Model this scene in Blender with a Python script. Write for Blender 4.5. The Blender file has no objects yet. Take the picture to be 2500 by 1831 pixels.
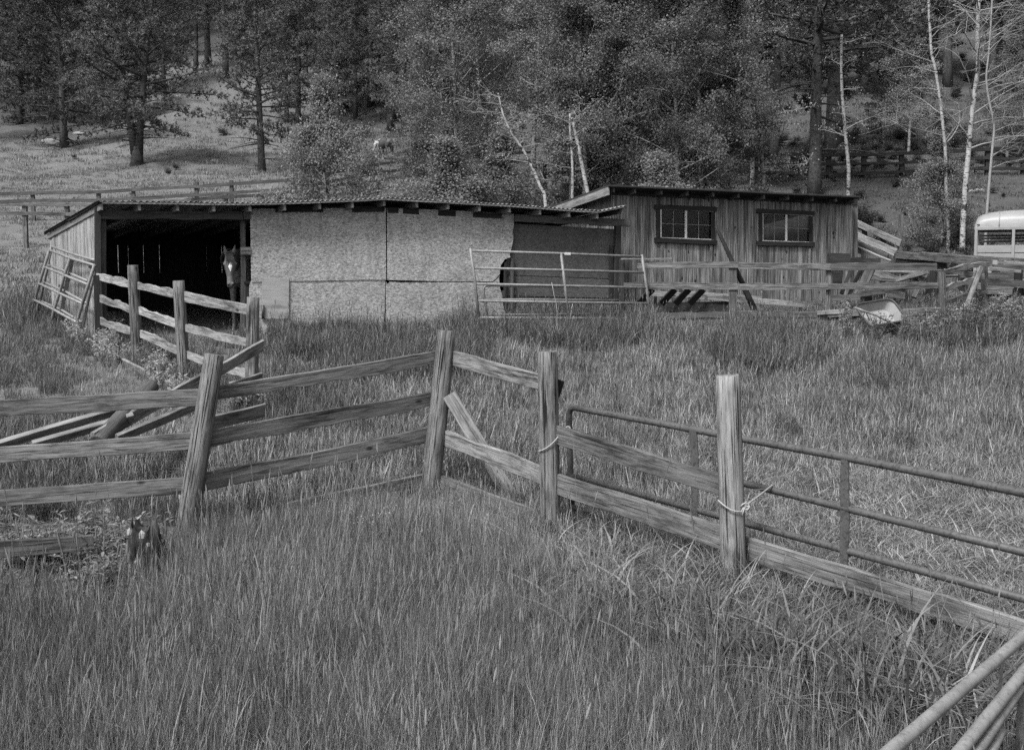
import bpy, bmesh, math, random
from mathutils import Vector, Matrix, Euler, noise

# ------------------------------------------------------------------ camera, sky, sun, exposure
scene = bpy.context.scene
COL = scene.collection
F, CX, CY = 2800.0, 1250.0, 915.5            # focal length and centre of the 2500 px wide picture
PITCH = math.radians(5.0)
CAM = Vector((0.0, 0.0, 2.15))
cam_data = bpy.data.cameras.new('camera')
cam_data.sensor_width = 36.0
cam_data.lens = F / 2500.0 * 36.0
cam_data.clip_start, cam_data.clip_end = 0.05, 3000
cam = bpy.data.objects.new('camera', cam_data)
COL.objects.link(cam)
cam.location = CAM
cam.rotation_euler = (math.pi / 2 - PITCH, 0, 0)
scene.camera = cam

SUN_EL, SUN_AZ = math.radians(54), math.radians(-145)   # high, veiled sun from the left, a little behind the camera
world = bpy.data.worlds.new('World')
scene.world = world
world.use_nodes = True
wn, wl = world.node_tree.nodes, world.node_tree.links
wn.clear()
sky = wn.new('ShaderNodeTexSky')
sky.sky_type = 'NISHITA'
sky.sun_disc = False
sky.sun_elevation = SUN_EL
sky.sun_rotation = SUN_AZ
sky.air_density, sky.dust_density = 1.0, 4.0
bw = wn.new('ShaderNodeRGBToBW')              # black-and-white film: the sky's light carries no hue
bg = wn.new('ShaderNodeBackground')
bg.inputs[1].default_value = 0.115
wo = wn.new('ShaderNodeOutputWorld')
wl.new(sky.outputs[0], bw.inputs[0]); wl.new(bw.outputs[0], bg.inputs[0]); wl.new(bg.outputs[0], wo.inputs[0])

sun_data = bpy.data.lights.new('sun', 'SUN')
sun_data.energy = 2.3
sun_data.angle = math.radians(13)
sun = bpy.data.objects.new('sun', sun_data)
COL.objects.link(sun)
sd = Vector((math.sin(SUN_AZ) * math.cos(SUN_EL), math.cos(SUN_AZ) * math.cos(SUN_EL), math.sin(SUN_EL)))
sun.rotation_euler = (-sd).to_track_quat('-Z', 'Y').to_euler()
sun.location = (0, 0, 60)

scene.view_settings.view_transform = 'Standard'
scene.view_settings.look = 'None'
scene.view_settings.gamma = 1
scene.view_settings.exposure = 1.2
scene.cycles.use_denoising = False
scene.cycles.max_bounces = 4
scene.cycles.diffuse_bounces = 2
scene.cycles.adaptive_threshold = 0.018
scene.cycles.caustics_reflective = scene.cycles.caustics_refractive = False
scene.cycles.transparent_max_bounces = 8

# ------------------------------------------------------------------ helpers: picture to place
CP, SP = math.cos(PITCH), math.sin(PITCH)
def ray(px, py):
    a, b = (px - CX) / F, (CY - py) / F
    return Vector((a, CP + b * SP, -SP + b * CP))
def at(px, py, Y):
    d = ray(px, py)
    return CAM + d * (Y / d.y)
class VPlane:
    """a vertical plane through two ground points: front of a wall, line of a fence"""
    def __init__(s, a, b):
        s.a = Vector((a[0], a[1])); s.d = Vector((b[0] - a[0], b[1] - a[1])).normalized()
        s.n = Vector((s.d.y, -s.d.x))
        if s.n.y > 0: s.n = -s.n               # towards the camera
    def at(s, px, py, off=0.0):
        d = ray(px, py)
        k = (s.n.dot(s.a - Vector((CAM.x, CAM.y))) + off) / (s.n.x * d.x + s.n.y * d.y)
        return CAM + d * k
    @staticmethod
    def px(p0, Y0, p1, Y1, row=700):
        a, b = at(p0, row, Y0), at(p1, row, Y1)
        return VPlane((a.x, a.y), (b.x, b.y))

def lerp(a, b, t): return a + (b - a) * t
def sstep(t):
    t = max(0.0, min(1.0, t)); return t * t * (3 - 2 * t)
PROF_L = [(-60, 0), (0, 0), (8, .0), (11, .05), (15, .5), (19.5, 1.05), (30, 2.1), (38, 3.1), (43, 4.0), (60, 6.6), (80, 10.0), (100, 15.5), (120, 23.5), (160, 42), (300, 118), (520, 230)]
PROF_R = [(-60, 0), (0, 0), (8, .03), (11, .13), (15, .6), (20, 1.18), (30, 1.75), (36, 3.0), (46, 6.0), (60, 9.0), (80, 14), (100, 20), (120, 28), (160, 46), (300, 122), (520, 235)]
def prof(P, y):
    if y <= P[0][0]: return P[0][1]
    for i in range(len(P) - 1):
        (y0, z0), (y1, z1) = P[i], P[i + 1]
        if y <= y1:
            def slope(k):
                if k <= 0 or k >= len(P) - 1: return 0 if k <= 0 else (P[-1][1] - P[-2][1]) / (P[-1][0] - P[-2][0])
                return (P[k + 1][1] - P[k - 1][1]) / (P[k + 1][0] - P[k - 1][0])
            h = y1 - y0; t = (y - y0) / h
            m0, m1 = slope(i) * h, slope(i + 1) * h
            return (2*t**3 - 3*t*t + 1) * z0 + (t**3 - 2*t*t + t) * m0 + (-2*t**3 + 3*t*t) * z1 + (t**3 - t*t) * m1
    return P[-1][1]
def H(x, y):
    u = x / max(y, 10.0)
    z = lerp(prof(PROF_L, y), prof(PROF_R, y), sstep((u + .1) / .4))
    amp = .05 if y < 25 else min(.05 + (y - 25) * .012, 1.6)
    z += amp * (noise.noise((x * .11, y * .11, 3.3)) + .4 * noise.noise((x * .35, y * .35, 7.7)))
    return z
def G(px, py, y0=4.0, y1=200.0):
    """where the ray through a picture point meets the ground"""
    d = ray(px, py); d = d / d.y
    y = y0
    while y < y1:
        p = CAM + d * y
        if p.z < H(p.x, p.y): return p
        y += .05 if y < 40 else .2
    return CAM + d * y1
def on_ground(x, y, dz=0.0): return Vector((x, y, H(x, y) + dz))

# ------------------------------------------------------------------ helpers: objects
def thing(name, label, cat, loc, group=None):
    o = bpy.data.objects.new(name, None); COL.objects.link(o)
    o.empty_display_size = .2
    o.location = loc; o['label'] = label; o['category'] = cat
    if group: o['group'] = group
    return o
def tag(o, label, cat, group=None, kind=None):
    o['label'] = label; o['category'] = cat
    if group: o['group'] = group
    if kind: o['kind'] = kind
    return o
def link(name, me, mat, parent=None, M=None, smooth=False):
    o = bpy.data.objects.new(name, me); COL.objects.link(o)
    if mat is not None and not me.materials: me.materials.append(mat)
    if smooth: me.shade_smooth()
    if M is not None: o.matrix_world = M
    if parent is not None: attach(o, parent)
    return o
def wpos(o):
    p = o.location.copy()
    while o.parent: o = o.parent; p = o.matrix_basis @ p
    return p
def wmat(o):
    return o.matrix_basis.copy() if not o.parent else wmat(o.parent) @ o.matrix_parent_inverse @ o.matrix_basis
def attach(o, parent):
    M = o.matrix_basis.copy()
    o.parent = parent
    o.matrix_parent_inverse = Matrix.Identity(4)
    o.matrix_basis = wmat(parent).inverted() @ M
def mesh(name, V, Fc, smooth=False):
    me = bpy.data.meshes.new(name); me.from_pydata(V, [], Fc); me.update()
    if smooth: me.shade_smooth()
    return me
def frame(a, b, up=(0, 0, 1)):
    x = (b - a).normalized(); z = Vector(up); z = z - x * z.dot(x)
    if z.length < 1e-4: z = Vector((0, 1, 0)) - x * x.y
    z.normalize(); y = z.cross(x)
    M = Matrix.Identity(4)
    for i in range(3): M[i][0], M[i][1], M[i][2], M[i][3] = x[i], y[i], z[i], a[i]
    return M

RND = random.Random(11)
def board(name, a, b, w, t, parent, mat, up=(0, 0, 1), wane=0.0, wob=.004, bev=.004, seg=None, w2=None, bow=0.0, low=0.0):
    """a sawn board from a to b (end centres); local x runs along it. wane = wavy bark edge on top, low = on the bottom"""
    a, b = Vector(a), Vector(b); L = (b - a).length; w2 = w2 or w
    seg = seg or max(3, min(26, int(L / (.1 if wane or low else .3)) + 2))
    sd_ = RND.random() * 900
    V, Fc = [], []
    for i in range(seg + 1):
        f = i / seg; x = L * f; ww = lerp(w, w2, f) / 2
        def nz(k, s=2.1): return noise.noise((x * s + sd_, k * 7.3, sd_ * .37))
        e = wob * 1.5
        top = ww + e * nz(1); bot = -ww + e * nz(2)
        if wane:
            top += wane * (nz(5, 2.3) * .9 + nz(6, 6.) * .55 + max(0, nz(9, 9.)) * .5 - .3)
        if low:
            bot -= low * (nz(7, 2.0) * .9 + nz(8, 6.) * .5 - .3)
        yo = bow * math.sin(math.pi * f) + wob * nz(3)
        zo = wob * 2 * nz(4, .7)
        h = t / 2; q = min(bev, h * .6)
        ring = [(-h + q, bot), (h - q, bot), (h, bot + q), (h, top - q), (h - q, top), (-h + q, top), (-h, top - q), (-h, bot + q)]
        V += [(x, yo + y, zo + z) for y, z in ring]
    for i in range(seg):
        for k in range(8):
            p = i * 8 + k; q = i * 8 + (k + 1) % 8
            Fc.append((p, q, q + 8, p + 8))
    Fc.append(tuple(range(7, -1, -1))); Fc.append(tuple(seg * 8 + k for k in range(8)))
    me = mesh(name, V, Fc)
    return link(name, me, mat, parent, frame(a, b, up))
def pole(name, a, b, r, parent, mat, r2=None, sides=14, wob=.04, seg=None, bow=(0, 0), dome=.3, rag=0.0, smooth=True):
    """a round log or post from a to b, local x along it"""
    a, b = Vector(a), Vector(b); L = (b - a).length; r2 = r2 or r
    seg = seg or max(4, min(14, int(L / .15)))
    s = RND.random() * 900; V, Fc = [], []
    def ring(x, rr, f, dx=0):
        for k in range(sides):
            an = 2 * math.pi * k / sides
            n = 1 + wob * (noise.noise((math.cos(an) * 1.2 + s, math.sin(an) * 1.2, x * .5)) + .6 * noise.noise((math.cos(an) * 4 + s, math.sin(an) * 4, x * .25)))
            ro = rag * noise.noise((math.cos(an) * 2 + s, math.sin(an) * 2, 5.)) if f >= 1 else 0
            V.append((x + dx + ro, math.cos(an) * rr * n + bow[0] * math.sin(math.pi * min(f, 1)), math.sin(an) * rr * n + bow[1] * math.sin(math.pi * min(f, 1))))
    for i in range(seg + 1):
        f = i / seg; ring(L * f, lerp(r, r2, f) * (1 if i < seg else .97), f if i < seg else 1.0)
    ring(L, r2 * .9, 1.0, r2 * .04)
    n = seg + 2
    for i in range(n - 1):
        for k in range(sides):
            p = i * sides + k; q = i * sides + (k + 1) % sides
            Fc.append((p, q, q + sides, p + sides))
    Fc.append(tuple(range(sides - 1, -1, -1))); Fc.append(tuple((n - 1) * sides + k for k in range(sides)))
    me = mesh(name, V, Fc)
    if smooth:
        for f in me.polygons: f.use_smooth = len(f.vertices) == 4
    return link(name, me, mat, parent, frame(a, b))
def tube_geo(pts, rad, sides=10, caps=True, V=None, Fc=None):
    V = [] if V is None else V; Fc = [] if Fc is None else Fc
    o = len(V); n = len(pts)
    rad = rad if isinstance(rad, (list, tuple)) else [rad] * n
    up = Vector((0, 0, 1)); prev = None
    for i, p in enumerate(pts):
        d = (pts[min(i + 1, n - 1)] - pts[max(i - 1, 0)]).normalized()
        if prev is None:
            x = d.cross(up if abs(d.z) < .9 else Vector((0, 1, 0))).normalized()
        else:
            x = (prev - d * prev.dot(d)).normalized()
        prev = x; y = d.cross(x)
        for k in range(sides):
            an = 2 * math.pi * k / sides
            V.append(p + (x * math.cos(an) + y * math.sin(an)) * rad[i])
    for i in range(n - 1):
        for k in range(sides):
            a = o + i * sides + k; b = o + i * sides + (k + 1) % sides
            Fc.append((a, b, b + sides, a + sides))
    if caps:
        Fc.append(tuple(o + k for k in range(sides - 1, -1, -1))); Fc.append(tuple(o + (n - 1) * sides + k for k in range(sides)))
    return V, Fc
def tube(name, pts, r, parent, mat, sides=10, M=None):
    pts = [Vector(p) for p in pts]; o0 = pts[0].copy()
    V, Fc = tube_geo([p - o0 for p in pts], r, sides)
    me = mesh(name, V, Fc)
    for f in me.polygons: f.use_smooth = len(f.vertices) == 4
    return link(name, me, mat, parent, Matrix.Translation(o0))
def bend(pts, r, n=5):
    """round the inner corners of a polyline"""
    out = [pts[0]]
    for i in range(1, len(pts) - 1):
        p, a, b = pts[i], pts[i - 1], pts[i + 1]
        u = (a - p).normalized() * min(r, (a - p).length * .45); v = (b - p).normalized() * min(r, (b - p).length * .45)
        for k in range(n + 1):
            t = k / n; out.append((p + u) * (1 - t) ** 2 + p * 2 * t * (1 - t) + (p + v) * t * t)
    out.append(pts[-1]); return out
def slab(name, P, t, parent, mat, nrm):
    """a flat panel with outline P (world points on one plane), thickness t behind it along -nrm"""
    nrm = Vector(nrm).normalized(); o0 = P[0].copy()
    x = (P[1] - P[0]); x.z = 0; x.normalize(); z = Vector((0, 0, 1)); y = z.cross(x)
    M = Matrix.Identity(4)
    for i in range(3): M[i][0], M[i][1], M[i][2], M[i][3] = x[i], y[i], z[i], o0[i]
    Mi = M.inverted()
    f = [Mi @ p for p in P]; bk = [Mi @ (p - nrm * t) for p in P]; n = len(P)
    V = f + bk
    Fc = [tuple(range(n)), tuple(range(2 * n - 1, n - 1, -1))] + [(k, n + k, n + (k + 1) % n, (k + 1) % n) for k in range(n)]
    me = mesh(name, V, Fc)
    bm = bmesh.new(); bm.from_mesh(me); bmesh.ops.recalc_face_normals(bm, faces=bm.faces); bm.to_mesh(me); bm.free()
    return link(name, me, mat, parent, M)
def box(name, c, sx, sy, sz, parent, mat, rz=0.0, bev=.004):
    """upright box: c = centre of its base"""
    c = Vector(c); d = Vector((math.cos(rz), math.sin(rz), 0))
    return board(name, c - d * sx / 2 + Vector((0, 0, sz / 2)), c + d * sx / 2 + Vector((0, 0, sz / 2)), sz, sy, parent, mat, seg=1, wob=0, bev=bev)

# ------------------------------------------------------------------ materials (all neutral: a black-and-white photograph)
def g(v): return (v, v, v, 1)
class Mat:
    def __init__(s, name, rough=.85, spec=.25):
        s.m = bpy.data.materials.new(name); s.m.use_nodes = True
        s.t = s.m.node_tree; s.t.nodes.clear()
        s.out = s.n('ShaderNodeOutputMaterial'); s.b = s.n('ShaderNodeBsdfPrincipled')
        s.b.inputs['Roughness'].default_value = rough
        s.b.inputs['Specular IOR Level'].default_value = spec
        s.l(s.b.outputs[0], s.out.inputs[0])
    def n(s, t, **k):
        x = s.t.nodes.new(t)
        for a, v in k.items(): setattr(x, a, v)
        return x
    def l(s, a, b): s.t.links.new(a, b)
    def math(s, op, a, b=None, clamp=False):
        x = s.n('ShaderNodeMath', operation=op, use_clamp=clamp)
        for i, v in enumerate((a, b)):
            if v is None: continue
            if hasattr(v, 'is_linked'): s.l(v, x.inputs[i])
            else: x.inputs[i].default_value = v
        return x.outputs[0]
    def coord(s, kind='Object', rnd=True):
        tc = s.n('ShaderNodeTexCoord'); v = tc.outputs[kind]
        if rnd:
            oi = s.n('ShaderNodeObjectInfo'); k = s.math('MULTIPLY', oi.outputs['Random'], 83.0)
            ad = s.n('ShaderNodeVectorMath', operation='ADD'); s.l(v, ad.inputs[0]); s.l(k, ad.inputs[1]); v = ad.outputs[0]
        return v
    def map(s, v, scale, rot=(0, 0, 0)):
        m = s.n('ShaderNodeMapping'); s.l(v, m.inputs[0]); m.inputs['Scale'].default_value = scale; m.inputs['Rotation'].default_value = rot
        return m.outputs[0]
    def noise(s, v, scale=1.0, detail=4, rough=.6, dist=0.0):
        x = s.n('ShaderNodeTexNoise'); s.l(v, x.inputs['Vector'])
        x.inputs['Scale'].default_value = scale; x.inputs['Detail'].default_value = detail
        x.inputs['Roughness'].default_value = rough; x.inputs['Distortion'].default_value = dist
        return x.outputs[0]
    def vor(s, v, scale=1.0, out='Color', feature='F1'):
        x = s.n('ShaderNodeTexVoronoi', feature=feature); s.l(v, x.inputs['Vector']); x.inputs['Scale'].default_value = scale
        return x.outputs[out]
    def ramp(s, f, stops):
        x = s.n('ShaderNodeValToRGB'); s.l(f, x.inputs[0]); e = x.color_ramp.elements
        while len(e) < len(stops): e.new(.5)
        for q, (p, v) in zip(e, stops): q.position = p; q.color = g(v)
        return x.outputs[0]
    def mix(s, f, a, b, mode='MIX'):
        x = s.n('ShaderNodeMix', data_type='RGBA', blend_type=mode)
        for i, v in ((0, f), (6, a), (7, b)):
            if hasattr(v, 'is_linked'): s.l(v, x.inputs[i])
            else: x.inputs[i].default_value = v if i == 0 else g(v)
        return x.outputs[2]
    def color(s, c): s.l(c, s.b.inputs['Base Color'])
    def bump(s, h, strength=.4, dist=.01):
        x = s.n('ShaderNodeBump'); x.inputs['Strength'].default_value = strength; x.inputs['Distance'].default_value = dist
        s.l(h, x.inputs['Height']); s.l(x.outputs[0], s.b.inputs['Normal'])

def wood(name, base, contrast=.6, grain=40, crack=.5, stain=.5, along=.8, rough=.9, knots=False, fine=120, axis='x', wide=0.0):
    """weathered timber: grain runs along the local x (or z) axis"""
    m = Mat(name, rough, .2); v = m.coord()
    def sc(l, w): return (l, w, w) if axis == 'x' else (w, w, l)
    wv = m.n('ShaderNodeVectorMath', operation='ADD'); m.l(m.map(v, sc(along, grain)), wv.inputs[0])
    lo = m.noise(m.map(v, sc(.9, 4)), 1.0, 2); ls = m.math('MULTIPLY', lo, 6.0); m.l(ls, wv.inputs[1])
    g1 = m.noise(wv.outputs[0], 1.0, 6, .7)
    g2 = m.noise(m.map(v, sc(along * 4, fine)), 1.0, 3, .6)
    st = m.noise(m.map(v, sc(1.6, 7)), 1.0, 6, .72)
    grain_ = m.math('ADD', m.math('MULTIPLY', g1, .62), m.math('MULTIPLY', g2, .38))
    c = m.ramp(grain_, [(.36, base * (1 - contrast)), (.5, base), (.64, base * (1 + contrast * .8))])
    sm = m.ramp(st, [(.36, 1 - stain), (.5, 1.0), (.66, 1 + stain * .4)])
    c = m.mix(1.0, c, sm, 'MULTIPLY')
    cr = m.noise(m.map(v, sc(along * .9, grain * 1.5)), 1.0, 3, .55)
    cm = m.ramp(cr, [(.35 + wide, 1 - crack), (.41 + wide, 1.0)])
    c = m.mix(1.0, c, cm, 'MULTIPLY')
    if knots:
        d = m.vor(m.map(v, sc(knots, knots * 2.2)), 1.0, 'Distance')
        c = m.mix(1.0, c, m.ramp(d, [(.05, .2), (.12, 1.0)]), 'MULTIPLY')
    oi = m.n('ShaderNodeObjectInfo'); c = m.mix(1.0, c, m.ramp(oi.outputs['Random'], [(0, .82), (1, 1.18)]), 'MULTIPLY')
    m.color(c); m.bump(m.math('ADD', grain_, m.math('MULTIPLY', cm, .35)), .8, .008)
    return m.m
def flat(name, v, rough=.8, spec=.3, var=.25, scale=6, metal=0.0, bump=0.0, spots=0.0):
    m = Mat(name, rough, spec); m.b.inputs['Metallic'].default_value = metal
    c = m.coord(); n1 = m.noise(c, scale, 5, .65)
    col = m.ramp(n1, [(.28, v * (1 - var)), (.72, v * (1 + var))])
    if spots:
        n2 = m.noise(c, scale * 5, 4, .6); col = m.mix(1.0, col, m.ramp(n2, [(.36, 1 - spots), (.46, 1.0)]), 'MULTIPLY')
    m.color(col)
    if bump: m.bump(m.noise(c, scale * 6, 4), bump, .01)
    return m.m
def leaf(name, lo, hi, trans=.25, tone=None, spec=.15, rough=.6):
    """foliage: every leaf or blade its own tone, a little light passing through"""
    m = Mat(name, rough, spec)
    ge = m.n('ShaderNodeNewGeometry')
    c = m.ramp(ge.outputs['Random Per Island'], [(0, lo), (.75, lerp(lo, hi, .55)), (1, hi)])
    if tone:
        a = m.n('ShaderNodeAttribute', attribute_type='INSTANCER', attribute_name='tone')
        c = m.mix(1.0, c, a.outputs['Color'], 'MULTIPLY')
    else:
        oi = m.n('ShaderNodeObjectInfo'); c = m.mix(1.0, c, m.ramp(oi.outputs['Random'], [(0, .66), (1, 1.3)]), 'MULTIPLY')
    m.color(c)
    tr = m.n('ShaderNodeBsdfTranslucent'); m.l(c, tr.inputs[0])
    mx = m.n('ShaderNodeMixShader'); mx.inputs[0].default_value = trans
    m.l(m.b.outputs[0], mx.inputs[1]); m.l(tr.outputs[0], mx.inputs[2]); m.l(mx.outputs[0], m.out.inputs[0])
    return m.m

W_POST = wood('weathered_post_wood', .12, .75, 50, .92, .6, along=1.8, knots=2.0, wide=.03)
W_POST_PALE = wood('pale_weathered_post_wood', .195, .7, 46, .92, .7, along=1.8, wide=.03)
W_RAIL = wood('weathered_rail_wood', .10, .75, 42, .7, .6, along=1.3, knots=2.2)
W_RAIL_PALE = wood('bleached_rail_wood', .15, .65, 40, .65, .6, along=1.3, knots=1.8)
W_BARK = wood('rough_slab_wood', .20, .6, 30, .6, .6, along=2.0)
W_OLD = wood('old_grey_fence_wood', .07, .6, 34, .5, .45)
W_PALE = wood('bleached_old_board_wood', .185, .5, 34, .45, .45)
W_DARK = wood('dark_stained_and_shadow_wood', .025, .5, 34, .4, .4)
W_SIDE = wood('silvered_siding_wood', .215, .6, 40, .8, .5, along=.7, axis='z')
W_CABIN = wood('weathered_cabin_plywood', .10, .6, 40, .6, .55, along=.5, knots=3.0)
W_TRIM = wood('dark_window_trim_wood', .022, .4, 34, .3, .3)
W_BEAM = wood('brown_beam_wood', .06, .5, 30, .45, .4)
W_TAIL = wood('rafter_wood', .12, .4, 30, .3, .3)
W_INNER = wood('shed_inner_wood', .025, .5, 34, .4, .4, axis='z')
W_DEAD = wood('deadwood', .2, .4, 30, .4, .3)
PLY = wood('new_plywood', .30, .16, 14, .0, .35, along=.6)

def osb(name, base, contrast):
    m = Mat(name, .9, .2); v = m.coord()
    acc = None
    for rot, sc in ((.25, (24, 20, 58)), (-.6, (22, 20, 60)), (1.0, (30, 24, 70)), (-1.2, (32, 24, 74))):
        mp = m.map(v, sc, (0, rot, 0))
        c = m.vor(mp, 1.0); b = m.n('ShaderNodeRGBToBW'); m.l(c, b.inputs[0])
        acc = b.outputs[0] if acc is None else m.math('ADD', acc, b.outputs[0])
    k = m.math('DIVIDE', acc, 4.0)
    st = m.noise(m.map(v, (1.1, 1.1, 1.6)), 1.0, 5, .65)
    c = m.ramp(k, [(.3, base * (1 - contrast)), (.5, base), (.72, base * (1 + contrast))])
    c = m.mix(1.0, c, m.ramp(st, [(.34, .78), (.5, 1), (.66, 1.1)]), 'MULTIPLY')
    dr = m.noise(m.map(v, (7, 7, .9)), 1.0, 4, .65)          # rain streaks
    c = m.mix(1.0, c, m.ramp(dr, [(.36, .84), (.48, 1.0)]), 'MULTIPLY')
    fl = m.noise(m.map(v, (40, 30, 70), (0, .4, 0)), 1.0, 3, .7)
    c = m.mix(1.0, c, m.ramp(fl, [(.33, .45), (.43, 1.0)]), 'MULTIPLY')
    m.color(c); m.bump(k, .6, .008)
    return m.m
OSB = osb('weathered_strand_board', .265, .5)
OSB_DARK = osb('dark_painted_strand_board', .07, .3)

def plywood_vertical():
    """cabin siding: vertical grain, rows of dark knots"""
    m = Mat('weathered_cabin_siding', .9, .2); v = m.coord()
    g1 = m.noise(m.map(v, (38, 38, 1.3)), 1.0, 5, .7, .4)
    g2 = m.noise(m.map(v, (9, 9, .7)), 1.0, 4, .6)
    c = m.ramp(g1, [(.37, .045), (.5, .125), (.63, .24)])
    c = m.mix(1.0, c, m.ramp(g2, [(.36, .4), (.5, 1.0), (.62, 1.3)]), 'MULTIPLY')
    d = m.vor(m.map(v, (5.2, 5.2, 3.0)), 1.0, 'Distance')
    c = m.mix(1.0, c, m.ramp(d, [(.07, .12), (.14, 1.0)]), 'MULTIPLY')
    m.color(c); m.bump(g1, .5, .006); return m.m
SIDING = plywood_vertical()

def pipe_mat(name, v, rust=.45, rough=.55):
    m = Mat(name, rough, .4); c = m.coord()
    n1 = m.noise(c, 9, 5, .65); n2 = m.noise(c, 40, 4, .6)
    col = m.ramp(n1, [(.35, v * .75), (.6, v * 1.1)])
    col = m.mix(1.0, col, m.ramp(n2, [(.36, 1 - rust), (.48, 1.0)]), 'MULTIPLY')
    m.color(col); m.bump(n2, .15, .003); return m.m
PIPE_RUST = pipe_mat('rusted_pipe_paint', .062, .55, .6)
PIPE_PALE = pipe_mat('pale_pipe_paint', .17, .25, .45)
PIPE_GREY = pipe_mat('grey_pipe_paint', .15, .3, .5)
ROPE = flat('white_rope', .30, .9, .1, .15, 60, bump=.5)
WHITE = flat('white_window_frame_paint', .42, .6, .3, .12, 12)
TIN = flat('galvanised_roofing', .26, .5, .5, .35, 3, metal=.5)
TINEDGE = flat('bright_roof_edge', .24, .6, .3, .25, 8)
FELT = flat('dark_roofing_felt', .03, .9, .2, .3, 8, bump=.3)
TRAILER = flat('pale_trailer_paint', .2, .45, .4, .16, 3)
TRAILER_D = flat('dim_trailer_inside', .16, .8, .2, .2, 3)
RUBBER = flat('black_rubber', .02, .8, .2, .2, 8)
STEELBLK = flat('dark_steel', .03, .5, .4, .3, 10)
ROCK = flat('pale_rock', .24, .9, .2, .3, 4, bump=.6)
CHAR = wood('charred_wood', .04, .9, 26, .9, .85, along=4)
BARK_P = wood('pine_bark', .05, .55, 9, .6, .4, along=3)
def pane_mat():
    m = bpy.data.materials.new('window_pane'); m.use_nodes = True; t = m.node_tree; t.nodes.clear()
    o = t.nodes.new('ShaderNodeOutputMaterial'); mx = t.nodes.new('ShaderNodeMixShader'); fr = t.nodes.new('ShaderNodeFresnel'); fr.inputs[0].default_value = 1.4
    tr = t.nodes.new('ShaderNodeBsdfTransparent'); tr.inputs[0].default_value = g(.85); gl = t.nodes.new('ShaderNodeBsdfGlossy'); gl.inputs['Roughness'].default_value = .32; gl.inputs[0].default_value = g(.7)
    t.links.new(fr.outputs[0], mx.inputs[0]); t.links.new(tr.outputs[0], mx.inputs[1]); t.links.new(gl.outputs[0], mx.inputs[2]); t.links.new(mx.outputs[0], o.inputs[0])
    return m
PANE = pane_mat()
def aspen_bark(name, v):
    m = Mat(name, .8, .2); c = m.coord()
    n1 = m.noise(c, 3, 4); base = m.ramp(n1, [(.3, v * .7), (.7, v * 1.15)])
    sc = m.noise(m.map(c, (9, 9, 26)), 1.0, 4, .6)
    kn = m.noise(m.map(c, (4, 4, 4.5)), 1.0, 3, .5)
    c2 = m.mix(1.0, base, m.ramp(sc, [(.40, .15), (.46, 1.0)]), 'MULTIPLY')
    c2 = m.mix(1.0, c2, m.ramp(kn, [(.36, .12), (.42, 1.0)]), 'MULTIPLY')
    m.color(c2); return m.m
BARK_A = aspen_bark('aspen_bark', .30)
BARK_G = aspen_bark('grey_aspen_bark', .22)
TWIG_A = flat('pale_twig_bark', .2, .9, .2, .2, 6)
NEEDLE = leaf('pine_needles', .072, .15, .25)
NEEDLE2 = leaf('paler_pine_needles', .085, .17, .25)
LEAF_A = leaf('aspen_leaves', .13, .235, .36, spec=.12, rough=.6)
GRASSM = leaf('grass_blades', .065, .285, .3, tone=True, spec=.3, rough=.5)
SEEDM = leaf('seed_heads', .12, .20, .2, tone=True)
WEEDM = leaf('weed_leaves', .10, .22, .25, tone=True, spec=.3, rough=.45)
BRUSHM = leaf('underbrush_leaves', .05, .14, .25, tone=True)
FLOWER = leaf('white_flowers', .3, .42, .2, tone=True)

# ------------------------------------------------------------------ ground
def ground_mat():
    m = Mat('grassy_soil', .95, .1); v = m.coord('Object', False)
    n1 = m.noise(v, .12, 6, .65); n2 = m.noise(v, 1.6, 6, .7); n3 = m.noise(v, 14, 4, .7)
    a = m.math('ADD', m.math('MULTIPLY', n1, .35), m.math('ADD', m.math('MULTIPLY', n2, .35), m.math('MULTIPLY', n3, .3)))
    sx = m.n('ShaderNodeSeparateXYZ'); m.l(v, sx.inputs[0])
    u = m.math('ADD', m.math('DIVIDE', sx.outputs[0], m.math('MAXIMUM', sx.outputs[1], 10.0)), m.math('MULTIPLY', n1, .25))
    wood_floor = m.ramp(m.math('ADD', u, .5), [(.42, 0), (.56, 1)])        # needle litter under the trees, dry grass on the open meadow
    up = m.ramp(m.math('ADD', m.math('DIVIDE', sx.outputs[1], 200.0), m.math('MULTIPLY', m.math('SUBTRACT', n1, .5), .2)), [(.44, 0), (.50, 1)])
    lf = m.ramp(m.math('ADD', u, .5), [(.24, 1), (.34, 0)])
    wood_floor = m.math('MAXIMUM', wood_floor, m.math('MAXIMUM', m.math('MULTIPLY', up, lf), m.ramp(m.math('DIVIDE', sx.outputs[1], 200.0), [(.60, 0), (.66, 1)])))
    c = m.mix(wood_floor, m.ramp(a, [(.33, .06), (.5, .105), (.68, .165)]), m.ramp(a, [(.33, .026), (.5, .055), (.68, .09)]))
    m.color(c); m.bump(n3, .6, .05)
    return m.m
xs, ys = [], []
y = -60.0
while y < 520:
    ys.append(y); y += 4 if y < 0 else (.5 if y < 26 else (.9 if y < 60 else (2.0 if y < 130 else 9)))
x = 0.0
while x < 420:
    xs.append(x); x += .5 if x < 14 else (1.4 if x < 50 else (4 if x < 90 else 16))
xs = [-q for q in xs[:0:-1]] + xs
V = [(a, b, H(a, b)) for b in ys for a in xs]
nx = len(xs)
Fc = [(j * nx + i, j * nx + i + 1, (j + 1) * nx + i + 1, (j + 1) * nx + i) for j in range(len(ys) - 1) for i in range(nx - 1)]
gm = mesh('ground', V, Fc, True)
ground = link('ground', gm, ground_mat())
ground['kind'] = 'structure'

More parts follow.
